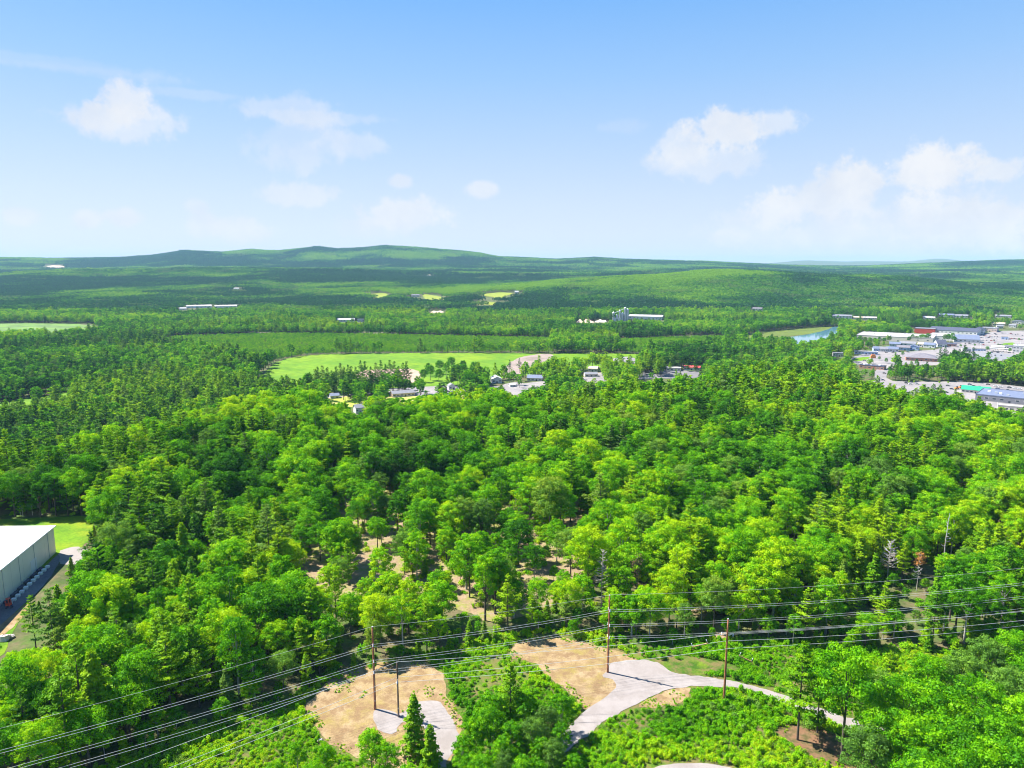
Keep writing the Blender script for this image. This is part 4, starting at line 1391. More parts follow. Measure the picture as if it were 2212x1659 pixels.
# ---- cars
CARP = [('white', (.80, .80, .80)), ('black', (.02, .02, .025)), ('dark blue', (.03, .06, .16)), ('silver', (.45, .46, .48)), ('red', (.45, .03, .02)), ('dark grey', (.08, .085, .09))]
CARM = [mat_plain('car_paint_' + a.replace(' ', '_'), c, .3) for a, c in CARP]
TYRE = mat_plain('tyre', (.02, .02, .02), .9)


def car_meshes():
    pr = [(-2.2, .35), (-2.25, .75), (-2.1, .98), (-1.25, 1.05), (1.05, .98), (2.0, .82), (2.22, .6), (2.2, .35)]
    def ext(p, w, wt=None):
        n_ = len(p)
        V = [(a, -w, c) for a, c in p] + [(a, w, c) for a, c in p]
        F = [tuple(range(n_)), tuple(range(n_, 2 * n_))[::-1]] + [(i, i + n_, (i + 1) % n_ + n_, (i + 1) % n_) for i in range(n_)]
        return V, F
    body = MB().add(*ext(pr, .88)).add(*ext([(-1.35, 1.43), (-.95, 1.5), (.25, 1.5), (.5, 1.43)], .66))
    gl = MB().add(*ext([(-1.75, 1.04), (-1.32, 1.425), (.48, 1.425), (1.1, .985)], .74))
    wh = MB().tube([(0, -.12, 0), (0, .12, 0)], .33, 12)
    return body, gl, wh


_b1, _g1, _w1 = car_meshes()
CBODY = []
for m_ in CARM:
    me = bpy.data.meshes.new('body')
    me.from_pydata(_b1.V, [], _b1.F)
    me.materials.append(m_)
    CBODY.append(me)
CGL = bpy.data.meshes.new('window')
CGL.from_pydata(_g1.V, [], _g1.F)
CGL.materials.append(GLASS)
CWH = bpy.data.meshes.new('wheel')
CWH.from_pydata(_w1.V, [], _w1.F)
CWH.materials.append(TYRE)
ncar = {}
CARS = []


def car(px, py, rot, ci, where):
    g = G(px, py)
    CARS.append((where, ci, px, g, rot))


for (z0, z1, zy0, zy1, n_, w_) in [(1650, 1900, 262, 290, 9, 'in the back row before the mall'), (1660, 1900, 292, 318, 9, 'in the second row before the mall'), (1920, 2200, 262, 300, 8, 'in the upper right lot'), (1640, 1900, 352, 362, 7, 'in the middle row of the upper lot'),
                                 (1640, 1880, 376, 384, 5, 'in the front row of the upper lot'), (1590, 1680, 336, 345, 4, 'beside the slate blue store'), (1700, 2000, 530, 545, 3, 'on the grey lower lot'), (1780, 2120, 500, 506, 5, 'by the fuel canopy'), (2030, 2200, 330, 350, 7, 'in the right lot beyond the bank'), (1660, 1900, 318, 338, 9, 'in the third row before the mall'), (1500, 1760, 392, 412, 7, 'along the main street of town'), (1560, 1760, 455, 475, 6, 'by the street trees of town'), (1900, 2180, 405, 430, 7, 'beside the green verge of the right lot'), (1340, 1560, 575, 615, 5, 'on the near edge of the grey lot')]:
    for k_ in range(n_):
        q_ = (k_ + random.uniform(.1, .9)) / n_
        px, py = zT([(z0 + (z1 - z0) * q_, zy0 + (zy1 - zy0) * q_ * random.uniform(.3, 1))])[0]
        car(px, py, random.choice([0, .1, 1.5, 1.6]), random.choice([0, 1, 1, 2, 3, 5, 5, 4, 0]), w_)
for (a, b, ci, w_) in [(298, 595, 5, 'on the road at the left of town'), (536, 750, 1, 'at the road junction by the brick building'), (520, 832, 2, 'on the road entering the lower lot'), (315, 910, 5, 'at the left end of the lower lot'),
                       (800, 868, 1, 'by the upper kerb of the lower lot'), (850, 880, 0, 'by the upper kerb of the lower lot'), (930, 880, 3, 'by the upper kerb of the lower lot'), (1455, 846, 3, 'at the far kerb above the lower lot'), (1560, 885, 2, 'in the lower lot above the green roof'), (1610, 905, 1, 'in the lower lot above the green roof'),
                       (1680, 915, 2, 'in the lower lot above the green roof'), (1780, 885, 1, 'in the lower lot above the green roof'), (1800, 935, 0, 'in the lower lot right of the green roof'), (1895, 935, 2, 'in the lower lot right of the green roof'), (1930, 915, 0, 'in the lower lot right of the green roof'),
                       (2035, 922, 5, 'in the right part of lower lot'), (2070, 922, 0, 'in the right part of lower lot'), (2110, 935, 3, 'in the right part of lower lot'), (2160, 938, 0, 'in the right part of lower lot'), (1870, 905, 0, 'in the lower lot right of the green roof'), (2020, 955, 1, 'beside the edge of the blue roof'), (1940, 960, 1, 'beside the edge of the blue roof'),
                       (1345, 940, 1, 'left of the orange machines'), (1300, 900, 5, 'left of the orange machines'), (1280, 980, 1, 'behind the pines of the lower lot'), (900, 962, 5, 'behind the pines of the lower lot'), (1160, 940, 0, 'behind the pines of the lower lot'), (560, 500, 5, 'before the terrace shops'), (640, 500, 1, 'before the terrace shops'), (820, 495, 2, 'before the terrace shops')]:
    px, py = zT([(a, b)])[0]
    car(px, py, random.uniform(-.3, .3), ci, w_)
for (px, py, ci, w_) in [(1322, 783, 1, 'in the vehicle yard behind the pines'), (1330, 779, 1, 'in the vehicle yard behind the pines'), (1338, 776, 5, 'in the vehicle yard behind the pines'), (1348, 775, 0, 'in the vehicle yard behind the pines'), (1357, 776, 1, 'in the vehicle yard behind the pines'), (1365, 781, 0, 'in the vehicle yard behind the pines'), (1343, 783, 0, 'in the vehicle yard behind the pines'),
                         (1398, 806, 5, 'in the asphalt yard left of the red roof'), (1408, 803, 1, 'in the asphalt yard left of the red roof'), (1418, 808, 1, 'in the asphalt yard left of the red roof'), (1424, 803, 0, 'in the asphalt yard left of the red roof'),
                         (1105, 821, 4, 'by the white house yard'), (1117, 821, 1, 'by the white house yard'), (968, 847, 5, 'beside the small grey house'), (977, 849, 2, 'beside the small grey house'), (832, 850, 1, 'left of the pink shop'), (826, 853, 0, 'left of the pink shop'),
                         (2098, 689, 0, 'in the far lot beyond the halls'), (2108, 690, 0, 'in the far lot beyond the halls'), (2118, 690, 3, 'in the far lot beyond the halls'), (2128, 690, 5, 'in the far lot beyond the halls')]:
    car(px, py, random.uniform(-.4, .4), ci, w_)
cg = defaultdict(list)
for c_ in CARS:
    cg[(CARP[c_[1]][0], c_[0])].append(c_)
for (cn, wh_), mem in cg.items():
    mem.sort(key=lambda q_: q_[2])
    for k_, (w_, ci, px, g, rot) in enumerate(mem):
        lb = f"{cn} car {wh_}" + ('' if len(mem) == 1 else f", {ORD[k_]}from left" if k_ else ', leftmost')
        e = empty('parked_car', (g[0], g[1], float(T(*g)) + .36), rot - math.atan2(g[0], g[1]), lb, 'car', 'cars parked in town')
        for nm, me in (('body', CBODY[ci]), ('window', CGL)):
            o = bpy.data.objects.new(nm, me)
            C.objects.link(o)
            o.parent = e
        for wx in (-1.35, 1.35):
            for wy in (-.8, .8):
                o = bpy.data.objects.new('wheel', CWH)
                C.objects.link(o)
                o.parent = e
                o.location = (wx, wy, .2)

# orange machines
for q_, (a, b) in enumerate([(1405, 938), (1450, 925), (1500, 935)]):
    px, py = zT([(a, b)])[0]
    g = G(px, py)
    e = empty('loader', (g[0], g[1], float(T(*g)) + .2), .4 * q_, 'orange yard machine above the green roof, ' + ['left', 'middle', 'right'][q_] + ' of three', 'machine', 'orange yard machines')
    MB().box(-2.4, 1.2, -1.1, 1.1, .7, 2.2).build('body', ORANGE, e)
    MB().box(-.6, .9, -.8, .8, 2.202, 3.4).build('cab', GLASS, e)
    MB().tube([(1.1, 0, 1.4), (2.8, 0, 2.4), (3.9, 0, 1.0)], [.25, .22, .2], 6).build('arm', ORANGE, e)
    for sx in (-1.5, 1.0):
        for sy in (-1.1, 1.1):
            o = MB().tube([(sx, sy - .2, .7), (sx, sy + .2, .7)], .7, 12).build('wheel', TYRE, e)
# orange sign wedge at the end of the blue white building
X, Y, zb, w = frame_of(1813.8 + 370 * .18, 1813.8 + 430 * .18, 672.4 + 565 * .18, 4)
o = MB().box(-w / 2, w / 2, -1, 1, 0, 4.2).box(-w / 2 + 1, w / 2 - 1, -.8, .8, 4.202, 6).build('market_tent', ORANGE)
o.location = (X, Y, zb)
tag(o, 'orange pavilion at the end of the blue white building', 'pavilion')


def prune(x, y, H, Rr):
    """drop trees whose crown would hide one of the VIS points"""
    keep = np.ones(len(x), bool)
    z0 = T(x, y)
    cz = z0 + H * .66
    P = np.stack([x, y, cz], 1)
    cam_ = np.array([0, 0, CAMH])
    for v in VIS:
        v = np.array(v)
        d = v - cam_
        L = np.linalg.norm(d)
        d = d / L
        rel = P - cam_
        t = rel @ d
        near = (t > 0) & (t < L + 3)
        perp = rel - t[:, None] * d
        hx = np.hypot(perp[:, 0], perp[:, 1] * .3)
        e = (hx / (Rr + .3)) ** 2 + (perp[:, 2] / (H * .36)) ** 2
        keep &= ~(near & (e < (1.35 if v[1] > 600 or v[2] > 7 else .75)))
    return keep




def near_forest():
    x, y = jgrid(-330, 420, 90, 760, 6.1, .42, 11)
    u = x / y
    ok = (np.abs(u) < .86)
    cr = np.interp(u, CR_U, CR_Y)
    ok &= y < cr + 150
    ok &= y > np.interp(x, EX, EY) + 1.5
    ok &= ~inside(GL, x, y)
    ok &= ~inside(DRV, x, y)
    wh = (x < -150) & (y > 140) & (y < 246) & (x < -150 - (197 - y) * 0 + 2)
    ok &= ~((x < -147.5) & (y > 120) & (y < 240))
    sp = inside(SP, x, y)
    r_ = np.random.default_rng(5)
    ok &= ~(sp & (r_.uniform(size=len(x)) < .34))
    x, y, cr, sp = x[ok], y[ok], cr[ok], sp[ok]
    return x, y, cr, sp


x, y, cr, sp = near_forest()
u = x / y
k = len(x)
rr = np.random.default_rng(21)
n1 = fbm(x, y, 60, 31, 3)
pinep = .13 + .9 * (n1 - .45) + .42 * ((u > .05) & (u < .62) & (y / cr > .72)) + .25 * ((u < -.25) & (y < 260)) - .5 * sp + .3 * (u < -.45) * (y > 250)
isp = rr.uniform(size=k) < np.clip(pinep, .04, .85)
ish = (~isp) & (rr.uniform(size=k) < .06 + .20 * ((u > .42) & (y < 240)) + .05 * (u < -.3)) & ~sp
kind = np.where(isp, 1, np.where(ish, 2, 0))
pi = rr.integers(0, NB, k)
pi = np.where(kind == 1, pi % 4, np.where(kind == 2, pi % 3, pi))
HH = np.where(kind == 0, np.array([s[0] for s in BSPEC])[pi % NB], np.where(kind == 1, np.array([s[0] for s in PSPEC])[pi % 4], np.array([s[0] for s in HSPEC])[pi % 3]))
RR = np.where(kind == 0, np.array([s[1] for s in BSPEC])[pi % NB], np.where(kind == 1, np.array([s[1] for s in PSPEC])[pi % 4], np.array([s[1] for s in HSPEC])[pi % 3]))
sc = (.66 + .62 * rr.uniform(size=k) ** 1.3) * np.where(kind == 1, .95, 1)
# small trees along the front edge of the wood
sc *= np.where(y < np.interp(x, EX, EY) + 7, .72, 1)
tint = .57 + 1.05 * (fbm(x, y, 38, 77, 3) - .5) + rr.uniform(-.24, .24, k) - .10 * sp
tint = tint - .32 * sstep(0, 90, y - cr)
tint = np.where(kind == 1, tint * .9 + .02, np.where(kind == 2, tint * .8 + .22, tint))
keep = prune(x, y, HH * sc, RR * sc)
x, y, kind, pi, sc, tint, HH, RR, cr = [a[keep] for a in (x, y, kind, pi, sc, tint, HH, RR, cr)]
rz = rr.uniform(0, 6.28, len(x))
z = T(x, y) - .1

# hand placed front trees: photo pixel of the top, distance, kind, proto, tint
KEYS = ['broad', 'pine', 'hemlock']
SPECS = [BSPEC, PSPEC, HSPEC]
FRONT = []       # (x, y, H, kind, pi, tint, label)


def top_at(px, py, Y, kd, pi_, tn, lab=None):
    d = ray(px, py)
    t = Y / d[1]
    X = d[0] * t
    H = CAMH + d[2] * t - float(T(X, Y))
    FRONT.append((X, Y, H, kd, pi_, tn, lab))


top_at(893, 1500, 132, 2, 0, .55, 'narrow dense evergreen in front of the left gravel pad, taller of two')
top_at(928, 1563, 128.5, 2, 1, .62, 'shorter dense evergreen right of its taller twin by the left gravel path')
top_at(800, 1575, 127, 0, 2, .66, 'small light green broadleaf tree in front of the left sand clearing')
top_at(835, 1600, 124.5, 0, 0, .58)
top_at(1103, 1424, 139, 1, 0, .55, 'dark green pine standing in the brush between the two gravel paths')
top_at(1213, 1492, 139, 0, 6, .42, 'slim green tree beside the left branch of the forked path')
top_at(1058, 1528, 133, 0, 2, .45)
top_at(1150, 1548, 131, 0, 0, .48)
for (a, b, Y, q, tn) in [(1066, 1488, 138, 6, .50), (1136, 1496, 138, 2, .46), (1180, 1528, 135, 0, .40), (1026, 1552, 132, 2, .55), (1105, 1560, 130, 6, .42), (1168, 1590, 128, 2, .5), (1212, 1560, 132, 6, .38), (1015, 1625, 124, 2, .5), (1090, 1620, 124, 0, .4), (1160, 1635, 122, 6, .45)]:
    top_at(a, b, Y, 0, q, tn)
top_at(1000, 1590, 127, 0, 6, .50)
top_at(1085, 1588, 126, 0, 3, .52)
top_at(1195, 1600, 126, 0, 2, .40)
top_at(1240, 1632, 123, 0, 6, .42)
top_at(1040, 1632, 122, 0, 4, .52)
top_at(1130, 1630, 121, 0, 1, .46)
top_at(700, 1612, 126, 0, 6, .55)
top_at(640, 1600, 128, 0, 6, .60)
top_at(745, 1645, 121, 0, 2, .50)
top_at(590, 1640, 122, 0, 0, .62)
top_at(670, 1650, 119, 0, 4, .55)
top_at(880, 1650, 120, 0, 2, .62)
top_at(1738, 1384, 137.2, 1, 1, .52, 'tall pine with bare lower trunk beside the right end of the gravel path')
top_at(1775, 1452, 139.5, 1, 2, .35)
top_at(1838, 1396, 130.7, 0, 5, .46, 'tall broadleaf tree with long grey trunk over brown soil')
for (a, b, Y, kd, q, tn) in [(1905, 1440, 138, 0, 5, .50), (1925, 1400, 147, 1, 2, .70), (1960, 1450, 131, 0, 1, .58), (2010, 1412, 141, 0, 5, .55), (2040, 1470, 127, 0, 4, .62), (2085, 1400, 143, 0, 5, .50), (2120, 1455, 131, 0, 1, .56),
                             (2140, 1372, 148, 0, 5, .52), (2195, 1362, 149, 0, 1, .48), (2190, 1440, 134, 0, 5, .52), (1915, 1530, 122, 0, 1, .48), (1985, 1545, 118, 0, 5, .52), (2060, 1560, 116, 0, 4, .58), (2150, 1540, 119, 0, 1, .50),
                             (2225, 1500, 122, 0, 5, .55), (2240, 1420, 139, 0, 4, .5), (1880, 1580, 119, 0, 4, .52), (2110, 1610, 109, 0, 1, .55), (2200, 1600, 110, 0, 4, .58), (2010, 1625, 108, 0, 1, .55), (2068, 1375, 152, 2, 2, .6)]:
    top_at(a, b, Y, kd, q, tn - .12 + .2 * ((a * 7) % 10) / 10)

fx = np.array([f[0] for f in FRONT])
fy = np.array([f[1] for f in FRONT])
fk = np.array([f[3] for f in FRONT])
fp = np.array([f[4] for f in FRONT])
fH = np.array([SPECS[f[3]][f[4]][0] for f in FRONT])
fs = np.array([max(.35, f[2] / SPECS[f[3]][f[4]][0]) for f in FRONT])
ft = np.array([f[5] for f in FRONT])
nf = len(FRONT)
x = np.concatenate([fx, x])
y = np.concatenate([fy, y])
kind = np.concatenate([fk, kind])
pi = np.concatenate([fp, pi])
sc = np.concatenate([fs, sc])
tint = np.clip(np.concatenate([ft, tint]), .02, 1)
rz = np.concatenate([rng.uniform(0, 6.28, nf), rz])
z = np.concatenate([T(fx, fy) - .1, z])

# ---- landmarks used by the descriptions
LM = [('the white warehouse', 60, 1250), ('the grassy yard', 190, 1140), ('the far left woods', 120, 1000), ('the tallest left pole', 808, 1450), ('the sand clearing', 760, 1540), ('the lower left wires', 250, 1560),
      ('the left gravel pad', 930, 1560), ('the middle pole', 1313, 1370), ('the forked gravel path', 1420, 1480), ('the right pole', 1566, 1420), ('the grey dead tree', 1302, 1230), ('the sandy thinned wood', 760, 1210),
      ('the open wood centre', 1000, 1220), ('the light grassy trail', 1520, 1330), ('the grey snags', 1930, 1200), ('the tall bare trunk', 2050, 1160), ('the right end wires', 2150, 1330), ('the dark gap in the wood', 1530, 1230),
      ('the reddish glade', 1240, 1120), ('the pale ridge trees', 600, 930), ('the valley pines edge', 1400, 900), ('the car park edge', 2050, 920), ('the right glade', 2085, 1045), ('the left slope', 330, 1100), ('the dense left wood', 420, 1320),
      ('the bottom left corner', 60, 1600), ('the bottom right corner', 2130, 1600), ('the brush between paths', 1100, 1520), ('the brown soil patch', 1800, 1620), ('the central canopy', 900, 1050), ('the right canopy', 1750, 1080), ('the upper right pines', 1650, 900)]


def proj(X, Y, Z):
    dx, dy, dz = X, Y, Z - CAMH
    f = dy * math.cos(PITCH) - dz * math.sin(PITCH)
    r_ = dx
    up = dy * math.sin(PITCH) + dz * math.cos(PITCH)
    return 1106 + FPX * r_ / f, 829.5 - FPX * up / f


def colour_word(kd, t):
    if kd == 0:
        return 'dark green' if t < .34 else 'deep green' if t < .46 else 'fresh green' if t < .6 else 'bright green' if t < .74 else 'yellow green'
    return 'dark green' if t < .3 else 'mid green' if t < .45 else 'light green' if t < .6 else 'olive yellow'


ORD = ['', 'second ', 'third ', 'fourth ', 'fifth ', 'sixth ', 'seventh ', 'eighth ', 'ninth ', 'tenth ', 'eleventh ', 'twelfth ', 'thirteenth ', 'fourteenth ', 'fifteenth ', 'sixteenth ']
dist = np.sqrt(x ** 2 + y ** 2 + (z + 12 - CAMH) ** 2)
pxs, pys = proj(x, y, z + HH.mean() * .6)
inframe = (pxs > -25) & (pxs < 2237) & (pys < 1690)
size_score = dist / sc
size_score[:nf] = 0
size_score[~inframe] = 1e9
LIMIT = {0: 290, 1: 215, 2: 120}
single = np.zeros(len(x), bool)
for kd in (0, 1, 2):
    c = np.where((kind == kd) & inframe)[0]
    c = c[np.argsort(size_score[c])][:LIMIT[kd]]
    single[c] = True
KNAME = {0: ('broadleaf_tree', 'broadleaf tree', 'broadleaf trees of the near wood'), 1: ('pine_tree', 'pine', 'pines of the near wood'), 2: ('hemlock_tree', 'conical evergreen', 'conical evergreens of the near wood')}
labs = {}
ids = np.where(single)[0]
for i in ids:
    kd = int(kind[i])
    if i < nf and FRONT[i][6]:
        labs[i] = FRONT[i][6]
        continue
    Hreal = SPECS[kd][int(pi[i])][0] * sc[i]
    px_, py_ = proj(x[i], y[i], z[i] + Hreal * .75)
    j = min(range(len(LM)), key=lambda q_: (LM[q_][1] - px_) ** 2 + ((LM[q_][2] - py_) * 1.3) ** 2)
    dx, dy = px_ - LM[j][1], py_ - LM[j][2]
    side = ('right of ' if dx > 0 else 'left of ') if abs(dx) > abs(dy) * 1.1 else ('below ' if dy > 0 else 'above ')
    hw = 'tall' if Hreal > 18.5 else 'small' if Hreal < 13 else 'medium'
    labs[i] = (f"{hw} {colour_word(kd, tint[i])} {KNAME[kd][1]} {side}{LM[j][0]}", px_)
from collections import defaultdict
grp = defaultdict(list)
for i, l in labs.items():
    if isinstance(l, tuple):
        grp[l[0]].append((l[1], i))
for l, mem in grp.items():
    mem.sort()
    for q_, (_, i) in enumerate(mem):
        labs[i] = l if len(mem) == 1 else l + f", {ORD[q_]}{'leftmost' if q_ == 0 else 'from left'}" if q_ < len(ORD) else l


def put_tree(kd_key, pidx, X, Y, Z, s_, rz_, tn, name, label, cat, group, mat=None):
    cm, tm, H, Rr = PROTO[kd_key][pidx]
    e = empty(name, (X, Y, Z), rz_, label, cat, group)
    e.scale = (s_, s_, s_ * random.uniform(.95, 1.05))
    a = bpy.data.objects.new('trunk', tm)
    b = bpy.data.objects.new('crown', cm)
    b['tint'] = float(tn)
    for q_ in (a, b):
        C.objects.link(q_)
        q_.parent = e
    return e


for i in ids:
    kd = int(kind[i])
    put_tree(KEYS[kd], int(pi[i]), float(x[i]), float(y[i]), float(z[i]), float(sc[i]), float(rz[i]), float(tint[i]), KNAME[kd][0], labs[i], 'tree', KNAME[kd][2])

# ---- the rest of the near wood, as stuff
rest = ~single
srcs = []
base_i = {}
for kk, key in enumerate(KEYS):
    base_i[kk] = len(srcs)
    for q_ in range(len(PROTO[key])):
        srcs.append(joined(key, q_))
far_lod = y > 430
midb = len(srcs)
for q_ in range(5):
    srcs.append(joined('broad_mid', q_))
midp = len(srcs)
for q_ in range(4):
    srcs.append(joined('pine_mid', q_))
base_arr = np.array([base_i[0], base_i[1], base_i[2]])
gi_ = base_arr[kind] + pi
gi_ = np.where(far_lod & (kind == 0), midb + pi % 5, gi_)
gi_ = np.where(far_lod & (kind == 1), midp + pi % 4, gi_)
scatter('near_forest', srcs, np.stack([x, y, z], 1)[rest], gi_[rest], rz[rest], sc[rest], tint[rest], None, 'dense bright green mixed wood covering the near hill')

# ---- valley wood (to 2 km)
x, y = jgrid(-1750, 1750, 330, 2050, 7.6, .42, 12)
u = x / y
cr = np.interp(u, CR_U, CR_Y)
ok = (np.abs(u) < .85) & (y >= cr + 150)
for pl in VALLEY_CLEAR:
    ok &= ~inside(pl, x, y)
ok &= fbm(x, y, 90, 61, 3) > .28
for pl in PADS:
    ok &= ~inside(pl, x, y)
x, y, u = x[ok], y[ok], u[ok]
k = len(x)
pz = fbm(x, y, 170, 91, 3)
pinep = .06 + 3.0 * (pz - .5) + .16 * ((u < -.2) & (y < 1100))
kd = (rr.uniform(size=k) < np.clip(pinep, .06, .85)).astype(int)
pi = rr.integers(0, 4, k)
sc = rr.uniform(.62, 1.32, k)
keep = prune(x, y, 19 * sc, np.full(k, 4.6) * sc)
town = (x / y > .44) & (y < 1000) & (y > 560)
x, y, u, kd, pi, sc = [a[keep] for a in (x, y, u, kd, pi, sc)]
k = len(x)
tint = .50 + 1.1 * (fbm(x, y, 130, 15, 3) - .5) + rr.uniform(-.26, .26, k)
tint = np.clip(tint + np.where(kd == 1, -.06, 0) + .12 * (u > .1) * (y < 800), .02, 1)
scatter('valley_forest', srcs[midb:], np.stack([x, y, T(x, y) - .2], 1), np.where(kd == 0, pi, 5 + pi % 4), rr.uniform(0, 6.28, k), sc, tint, None, 'dark green woods filling the valley')

# ---- plantation of young trees
px1, py1 = jgrid(-1200, 1100, 1000, 1700, 5.2, .25, 13)
ok = inside(PLANTN, px1, py1) | inside(PLANT2, px1, py1)
px1, py1 = px1[ok], py1[ok]
k = len(px1)
scatter('young_plantation', srcs[midb:midb + 5], np.stack([px1, py1, T(px1, py1) - 1.4], 1), rr.integers(0, 5, k), rr.uniform(0, 6.28, k), rr.uniform(.30, .44, k), np.clip(.60 + rr.uniform(-.16, .16, k) + .4 * (fbm(px1, py1, 60, 3) - .5), 0, 1), None, 'even rows of low young trees behind the field')

# ---- far canopy
def far_canopy():
    P, I, RZ, SC, TI, NR = [], [], [], [], [], []
    for (y0, y1, size, s_) in ((2050, 4300, 52, 1.0), (4300, 9300, 84, 1.65)):
        gx, gy = jgrid(-1.45 * y1, 1.45 * y1, -1.45 * y1, 1.45 * y1, size, .05, int(y0))
        ca, sa = math.cos(.47), math.sin(.47)
        x, y = gx * ca - gy * sa, gx * sa + gy * ca
        ok = (y >= y0) & (y < y1)
        x, y = x[ok], y[ok]
        ok = (np.abs(x / y) < .86)
        # leave out land turned away behind crests is kept: it is cheap
        for pl in YFW + [SCAR, LOTA] + [p_ for p_ in PADS if p_[0][1] > 1900]:
            if not pl:
                continue
            cx, cy = np.mean([p[0] for p in pl]), np.mean([p[1] for p in pl])
            grown = [(cx + (p[0] - cx) * 1.02, cy + (p[1] - cy) * 1.02) for p in pl]
            h = size * .5
            for ox, oy in ((0, 0), (h, 0), (-h, 0), (0, h), (0, -h)):
                ok &= ~inside(grown, x + ox, y + oy)
        x, y = x[ok], y[ok]
        kp = prune(x, y, np.full(len(x), 17.0 * s_), np.full(len(x), size * .42))
        x, y = x[kp], y[kp]
        z = T(x, y)
        e = 12.0
        gx = (T(x + e, y) - T(x - e, y)) / (2 * e)
        gy = (T(x, y + e) - T(x, y - e)) / (2 * e)
        P.append(np.stack([x, y, z - 1.0], 1))
        k = len(x)
        con = fbm(x, y, 420, 44, 4) + .25 * (fbm(x, y, 1500, 47, 2) - .5)
        I.append(np.where(con > .52, rr.integers(3, 6, k), rr.integers(0, 3, k)))
        rzz = .47 + rr.integers(0, 4, k) * math.pi / 2
        RZ.append(rzz)
        SC.append(s_ * rr.uniform(.98, 1.12, k))
        ti = .42 + 2.2 * (fbm(x / 2.2, y, 420, 55, 4) - .5) - 3.4 * np.clip(con - .48, 0, .2) + .22 * np.exp(-0.5 * (((x - 900) / 420) ** 2 + ((y - 2900) / 260) ** 2)) - .28 * np.exp(-0.5 * (((x - 1500) / 500) ** 2 + ((y - 2750) / 170) ** 2)) + rr.uniform(-.17, .17, k) + .8 * (fbm(x, y, 140, 66, 2) - .5)
        TI.append(np.clip(ti, 0, 1))
        rx_, ry_ = np.arctan(gy), -np.arctan(gx)
        NR.append(np.stack([rx_ * np.cos(rzz) + ry_ * np.sin(rzz), -rx_ * np.sin(rzz) + ry_ * np.cos(rzz)], 1))
    P, I, RZ, SC, TI, NR = [np.concatenate(a) for a in (P, I, RZ, SC, TI, NR)]
    # prune blocks in front of far sights
    src = [patch_mesh(900 + q_, 58, .12) for q_ in range(3)] + [patch_mesh(950 + q_, 58, .75) for q_ in range(3)]
    scatter('distant_forest', src, P, I, RZ, SC, TI, NR, 'unbroken forest on the far slopes and ridges')
    print('far blocks', len(P))


far_canopy()
print('near', int(single.sum()), int(rest.sum()), 'valley', len(x))
# ------------------------------------------------------------------ undergrowth and brush
SHRUBL = mat_leaf('shrub_leaf', [(0.0, (.045, .190, .003)), (0.35, (.105, .340, .002)), (0.7, (.205, .460, .002)), (1.0, (.400, .540, .008))], .35)


def shrub_src(seed, Rr, H, nq, size):
    r_ = np.random.default_rng(seed)
    nl = 7
    cs, ns, ts = [], [], []
    for i in range(nl):
        th = r_.uniform(0, 6.28)
        q = Rr * r_.uniform(0, .75)
        c = np.array([q * math.cos(th), q * math.sin(th), H * r_.uniform(.25, .7)])
        d = r_.normal(size=(nq // nl, 3)) + np.array([0, 0, .5])
        d /= np.linalg.norm(d, axis=1, keepdims=True)
        cs.append(c + d * np.array([Rr * .45, Rr * .45, H * .4]) * r_.uniform(.6, 1.15, (len(d), 1)))
        ns.append(d + r_.normal(size=d.shape) * .5)
        ts.append(np.full(len(d), r_.uniform(0, 1)))
    P = np.concatenate(cs)
    P[:, 2] = np.maximum(P[:, 2], .05)
    me = quadmesh('shrub', leaves(P, np.concatenate(ns), size, r_), len(P), SHRUBL)
    add_tone(me, np.clip(np.concatenate(ts), 0, 1))
    return bpy.data.objects.new('shrub_source', me)


SHRUBS = [shrub_src(700 + i, r0, h0, 420, .20) for i, (r0, h0) in enumerate([(1.0, 1.1), (1.3, .9), (.8, 1.5), (1.1, .7)])]
x, y = jgrid(-150, 190, 95, 215, 1.0, .45, 31)
ok = y < np.interp(x, EX, EY) + 3
for pl in (ROAD1, ROAD2, ROAD3, DIRT1, DIRT2, DIRT3):
    ok &= ~inside(smooth_poly(pl, 2), x, y)
for pl in (ROAD1, ROAD2, ROAD3, DIRT1, DIRT2, DIRT3):
    for (ox, oy) in ((.9, 0), (-.9, 0), (0, 1.1), (0, -1.1)):
        ok &= ~inside(smooth_poly(pl, 2), x + ox, y + oy)
den = fbm(x, y, 14, 8, 3)
ok &= ~(inside(smooth_poly(SOIL1, 2), x, y) & (den > .35))
bare = GP([(1380, 1440), (1500, 1420), (1640, 1440), (1700, 1490), (1560, 1480), (1420, 1470)])
ok &= ~(inside(bare, x, y) & (den > .45))
ok &= (den < .62) | (rr.uniform(size=len(x)) < .35)
x, y = x[ok], y[ok]
k = len(x)
tx, ty = jgrid(-60, 100, 110, 180, .8, .5, 77)
ind = np.zeros(len(tx), bool)
rim = np.zeros(len(tx), bool)
for pl in (DIRT1, DIRT2, DIRT3, ROAD1, ROAD2, SOIL1):
    sp_ = smooth_poly(pl, 2)
    i0 = inside(sp_, tx, ty)
    isroad = pl is ROAD1 or pl is ROAD2
    out_ = np.zeros(len(tx), bool)
    for a_ in range(8):
        out_ |= ~inside(sp_, tx + (.9 if isroad else 2.0) * math.cos(a_ * .785), ty + (.9 if isroad else 2.0) * math.sin(a_ * .785))
    rim |= i0 & out_ & (not isroad)
    ind |= i0
nf_ = fbm(tx, ty, 5, 12, 3)
tk = (rim & (nf_ > .5)) | (inside(smooth_poly(DIRT1, 2), tx, ty) & ~inside(smooth_poly(ROAD2, 2), tx, ty) & (nf_ > .70)) | (inside(smooth_poly(DIRT2, 2), tx, ty) & (nf_ > .72))
for pl in (ROAD1, ROAD2):
    tk &= ~inside(smooth_poly(pl, 2), tx, ty)
tx, ty = tx[tk], ty[tk]
